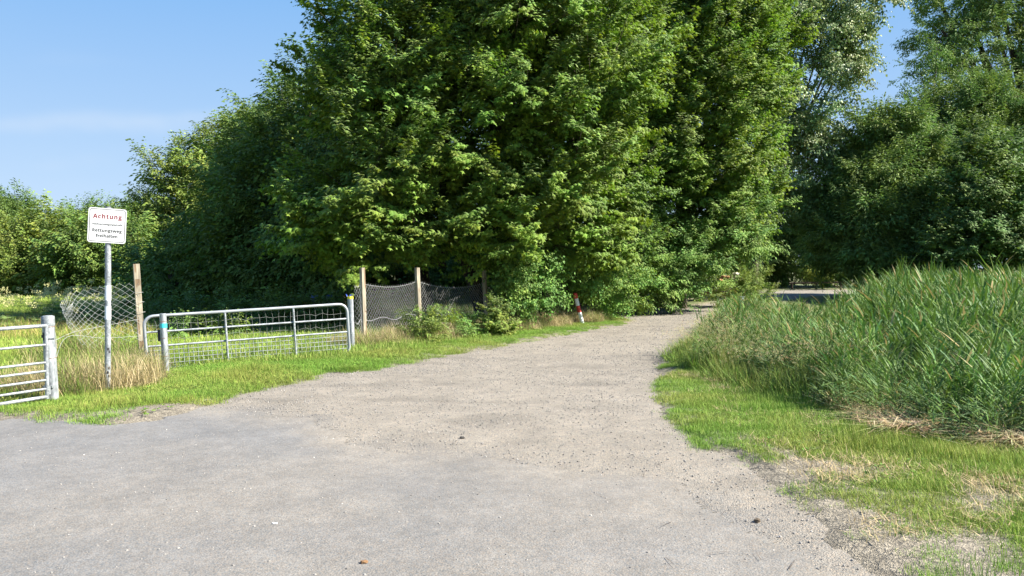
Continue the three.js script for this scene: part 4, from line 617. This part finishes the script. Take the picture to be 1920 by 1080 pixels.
{
  const c = at(1362, 540, 33), T = thing('rubble_heap', 'heap of pale stone and orange broken wood among nettles at the bend', 'rubble', V(c.x, 0, c.z)), q = rngOf(41);
  const mats = [plain([0.62, 0.58, 0.52], 0.9), plain([0.45, 0.24, 0.11], 0.9), plain([0.36, 0.21, 0.12], 0.9), plain([0.50, 0.44, 0.36], 0.9)];
  for (const [px, py, s, m] of [[1371, 527, 0.26, 0], [1376, 520, 0.2, 0], [1380, 516, 0.16, 3], [1360, 524, 0.24, 1], [1352, 530, 0.24, 1], [1344, 535, 0.2, 2], [1356, 535, 0.22, 2], [1322, 550, 0.16, 1], [1318, 548, 0.1, 0], [1366, 540, 0.24, 3], [1346, 546, 0.22, 2], [1376, 540, 0.25, 3], [1363, 550, 0.3, 2], [1388, 522, 0.12, 3]]) { const p = at(px, py, 32.6 + 0.5 * q()); part('chunk', [chunkGeo(q() * 40, s, s * 0.75, s * 0.85).rotateY(q() * 6).rotateZ((q() - 0.5) * 0.6).translate(p.x, p.y, p.z)], mats[m], T); }
}
{
  const b = at(1391, 577, 26), T = thing('marker_stone', 'small blue-grey stone post among the grass at the end of the reed bed', 'post', b);
  part('stone', [new RoundedBoxGeometry(0.13, 0.4, 0.12, 3, 0.02).rotateY(0.4).translate(b.x, b.y + 0.14, b.z)], M.grey, T);
  part('cap', [new RoundedBoxGeometry(0.15, 0.03, 0.14, 2, 0.01).rotateY(0.4).translate(b.x, b.y + 0.355, b.z)], M.grey, T);
}
{
  const T = thing('wooden_rail', 'low weathered wooden rail on short posts along the far side of the track', 'rail', V(20, 0, -58)), a = at(1480, 531, 57), b = at(1582, 529, 57);
  part('rail', [rod(a, b, 0.07, 0.06, 8)], M.bark, T); for (const t of [0.05, 0.5, 0.95]) { const p = a.clone().lerp(b, t); part('post', [rod(V(p.x, -0.1, p.z), V(p.x, p.y + 0.05, p.z), 0.08, 0.07, 8)], M.bark, T); }
}
// ---------------------------------------------------------------- flowers, stalks, straw, stones
{
  const r = rngOf(51), T = new Tris(); for (let i = 0; i < 5; i++) { const a = yaw(r), top = ribbon(T, V(Math.cos(a) * 0.12, 0, Math.sin(a) * 0.12), a, 0.15, 0.2, 0.85 + 0.3 * r(), 0.01, 2, [0.14, 0.2, 0.05]); for (let k = 0; k < 26; k++) { const p = top.clone().add(V((r() - 0.5) * 0.2, (r() - 0.3) * 0.16, (r() - 0.5) * 0.2)); addLeaf(T, leafShapes.round(), p, V(r() - 0.5, r() - 0.3, r() - 0.5), r() * 3, 0.05, [0.50, 0.48, 0.22]); } for (let k = 0; k < 8; k++) addLeaf(T, leafShapes.ovate(), V(Math.cos(a) * 0.12, 0.2 + 0.08 * k, Math.sin(a) * 0.12), V(Math.cos(k * 2), -0.2, Math.sin(k * 2)), 0.3, 0.2, [0.11, 0.17, 0.04]); }
  tag(instanced('meadow_flowers', T.geo(), bladeMat, scatter(16, -20, -8.4, -24.5, -19, 4.5, (x, z, r) => { const px = 960 - x * F / z; if (px > 250 + 30 * N(x, z, 1) || N(x * 0.4, z * 0.4, 2) < -0.3) return null; return clump(x, z, r, 0.42 + 0.2 * r(), 1.1 + 0.2 * r()); })), 'cream meadowsweet flowers below the hedge at the left edge', 'flowers');
}
for (const [px, py, d, h] of [[1437, 590, 17, 0.36], [1462, 588, 16, 0.3], [1448, 610, 15, 0.3], [1476, 610, 15, 0.28], [1495, 612, 14.5, 0.3], [1428, 582, 19, 0.3], [1502, 600, 16, 0.28], [1516, 606, 15.5, 0.28], [1380, 612, 17, 0.3], [1484, 640, 14, 0.28]]) {
  const top = at(px, py - 12, d), gy = groundY(top.x, -d, 1), T = thing('dock_stalk', 'dry orange-brown dock stalk standing among the young reeds', 'plant', V(top.x, gy, -d), 'dock stalks at the left part of the reed bed'), r = rngOf(px);
  part('stem', [rod(V(top.x, gy, -d), V(top.x, top.y, -d), 0.006, 0.004, 5)], plain([0.42, 0.27, 0.11], 0.9), T);
  const gs = []; for (let k = 0; k < 26; k++) { const y = top.y - h * r(); gs.push(new THREE.IcosahedronGeometry(0.012 + 0.01 * r(), 0).translate(top.x + (r() - 0.5) * 0.04, y, -d + (r() - 0.5) * 0.04)); } part('seed_head', gs, plain([0.46, 0.30, 0.13], 0.95), T, 'stuff');
}
{ // cut reed straw along the foot of the bed
  const T = new Tris(), r = rngOf(61); for (let i = 0; i < 70; i++) { const a = -0.5 + (r() - 0.5) * 1.6 + (r() < 0.5 ? Math.PI : 0); ribbon(T, V((r() - 0.5) * 0.35, 0.01 + 0.09 * r(), (r() - 0.5) * 0.3), a, 1.35 + 0.3 * r(), 0.35 * (r() - 0.2), 0.25 + 0.4 * r(), 0.009, 3, dry[i % 4].map(x => x * (0.7 + 0.5 * r()))); } const geo = T.geo();
  const spots = G([1530, 757], [1560, 766], [1600, 775], [1640, 788], [1625, 778], [1680, 812], [1700, 825], [1665, 800], [1905, 845], [1930, 838], [1960, 846], [1890, 836]);
  const list = []; spots.forEach(([x, z], i) => { for (let k = 0; k < 3; k++) list.push({ m: place(x + (r() - 0.5) * 0.25, groundY(x, z, 1) + 0.02, z + (r() - 0.5) * 0.2, 0, (r() - 0.5) * 1.2, 0, 0.7 + 0.5 * r()), c: col(1, 0.95, 0.9) }); });
  tag(instanced('dry_straw', geo, bladeMat, list), 'heaps of dry cut reed straw at the foot of the reed bed', 'straw');
  const bits = tuft(233, 26, 0.22, 0.06, 0.2, 0.006, 1.5, 0.2, dry, 2);
  tag(instanced('hay_bits', bits, bladeMat, scatter(17, 2.2, 9, -12, -4.3, 26, (x, z, r) => { const s = roadSd(x, z); if (s < -0.1 || sd(reedPoly, x, z) < -0.1) return null; const k = fbm(x * 1.1 + 4, z * 1.1, 3.5, 3); if (k < 0.05 && r() < 0.93) return null; return { m: place(x, groundY(x, z, s) + 0.025, z, 0, yaw(r), 0, 0.7 + 0.5 * r(), 0.5, 0.7 + 0.5 * r()), c: col(0.95, 0.92, 0.9) }; })), 'flat hay lying on the mown grass right of the track', 'hay');
  const tw = new Tris(); ribbon(tw, V(0, 0, -0.08), 0, 1.5, 0.2, 0.17, 0.005, 3, [0.09, 0.065, 0.045], 0.5); const tg = tw.geo();
  tag(instanced('twigs', tg, bladeMat, scatter(18, -1, 6, -13, -3.8, 22, (x, z, r) => { const s = roadSd(x, z); if (s > 0.5 || r() > sstep(-1.4, 0, s) * 0.75) return null; return { m: place(x, Math.max(roadY(x, z), groundY(x, z, s)) + 0.012, z, 0, yaw(r), 0, 0.3 + 0.8 * r()), c: col(1, 1, 1) }; })), 'small dark twigs along the right edge of the track', 'twigs');
}
{ // loose gravel
  const g = chunkGeo(3.3, 1, 0.7, 0.85), cheap = new THREE.IcosahedronGeometry(1, 0); { const p = cheap.attributes.position; for (let i = 0; i < p.count; i++) { const x = p.getX(i), y = p.getY(i), z = p.getZ(i), k = 1 + 0.3 * N(x * 2.1 + 5, y * 2.1, z * 2.1); p.setXYZ(i, x * k, y * k * 0.7, z * k * 0.85); } cheap.computeVertexNormals(); }
  const mat = new THREE.MeshStandardMaterial({ color: col(1, 1, 1), roughness: 0.95 });
  const stone = (dens, s0, s1) => (x, z, r) => { const s = roadSd(x, z); if (s > 0.25) return null; const tarK = sd(asphaltPoly, x, z) < -0.25 + 0.6 * N(x, z, 3) ? 1 : 0, cl = sstep(-0.2, 0.35, fbm(x * 1.2, z * 1.2, 15.5, 3)); if (r() > (tarK ? 0.10 + 0.12 * sstep(-4, 1, x) : lerp(0.35, 1, cl)) * dens) return null;
    const t = r(), q = lerp(s0, s1, Math.pow(r(), 3)), L = t < 0.14 ? 0.09 + 0.08 * r() : t > 0.93 ? 0.34 + 0.1 * r() : 0.17 + 0.11 * r(); return { m: place(x, roadY(x, z) + 0.01 * N(x * 2, z * 2, 3) + 0.004, z, r() * 6, r() * 6, r() * 6, q), c: col(L * 1.04, L * 0.98, L * 0.9) }; };
  tag(instanced('loose_gravel', cheap, mat, [...scatter(19, -5, 4.6, -9, -3.9, 520, stone(1, 0.0025, 0.011)), ...scatter(20, -5.5, 5, -15, -9, 700, stone(1, 0.003, 0.011)), ...scatter(21, -3, 9, -30, -15, 130, stone(1, 0.007, 0.018))]), 'loose gravel scattered over the track', 'gravel');
}
{ // single small things lying on the road
  const lay = (name, label, cat, px, py, mat, sx, sy, sz, turn) => { const [x, z] = gr(px, py), y = roadY(x, z) + 0.01 * N(x * 2, z * 2, 3) + 0.005, T = thing(name, label, cat, V(x, y, z)); part('body', [chunkGeo(px * 0.1, sx, sy, sz).rotateY(turn).translate(x, y + sy * 0.6, z)], mat, T); return T; };
  lay('stone', 'white flat stone chip lying on the asphalt at lower centre', 'stone', 512, 985, plain([0.75, 0.74, 0.70], 0.8), 0.018, 0.005, 0.008, 0.1);
  lay('dung', 'brown crumb of dung on the asphalt at the bottom edge', 'dung', 680, 1062, plain([0.20, 0.11, 0.05], 0.95), 0.022, 0.009, 0.016, 0.4);
  lay('stone', 'dark stone on the pale gravel in the middle of the track', 'stone', 866, 823, plain([0.07, 0.065, 0.06], 0.9), 0.026, 0.012, 0.018, 0.2);
  lay('clod', 'dark clod of earth on the track near the right verge', 'clod', 1424, 983, plain([0.10, 0.075, 0.05], 0.95), 0.024, 0.013, 0.018, 0.8);
}
renderer.render(scene, camera);
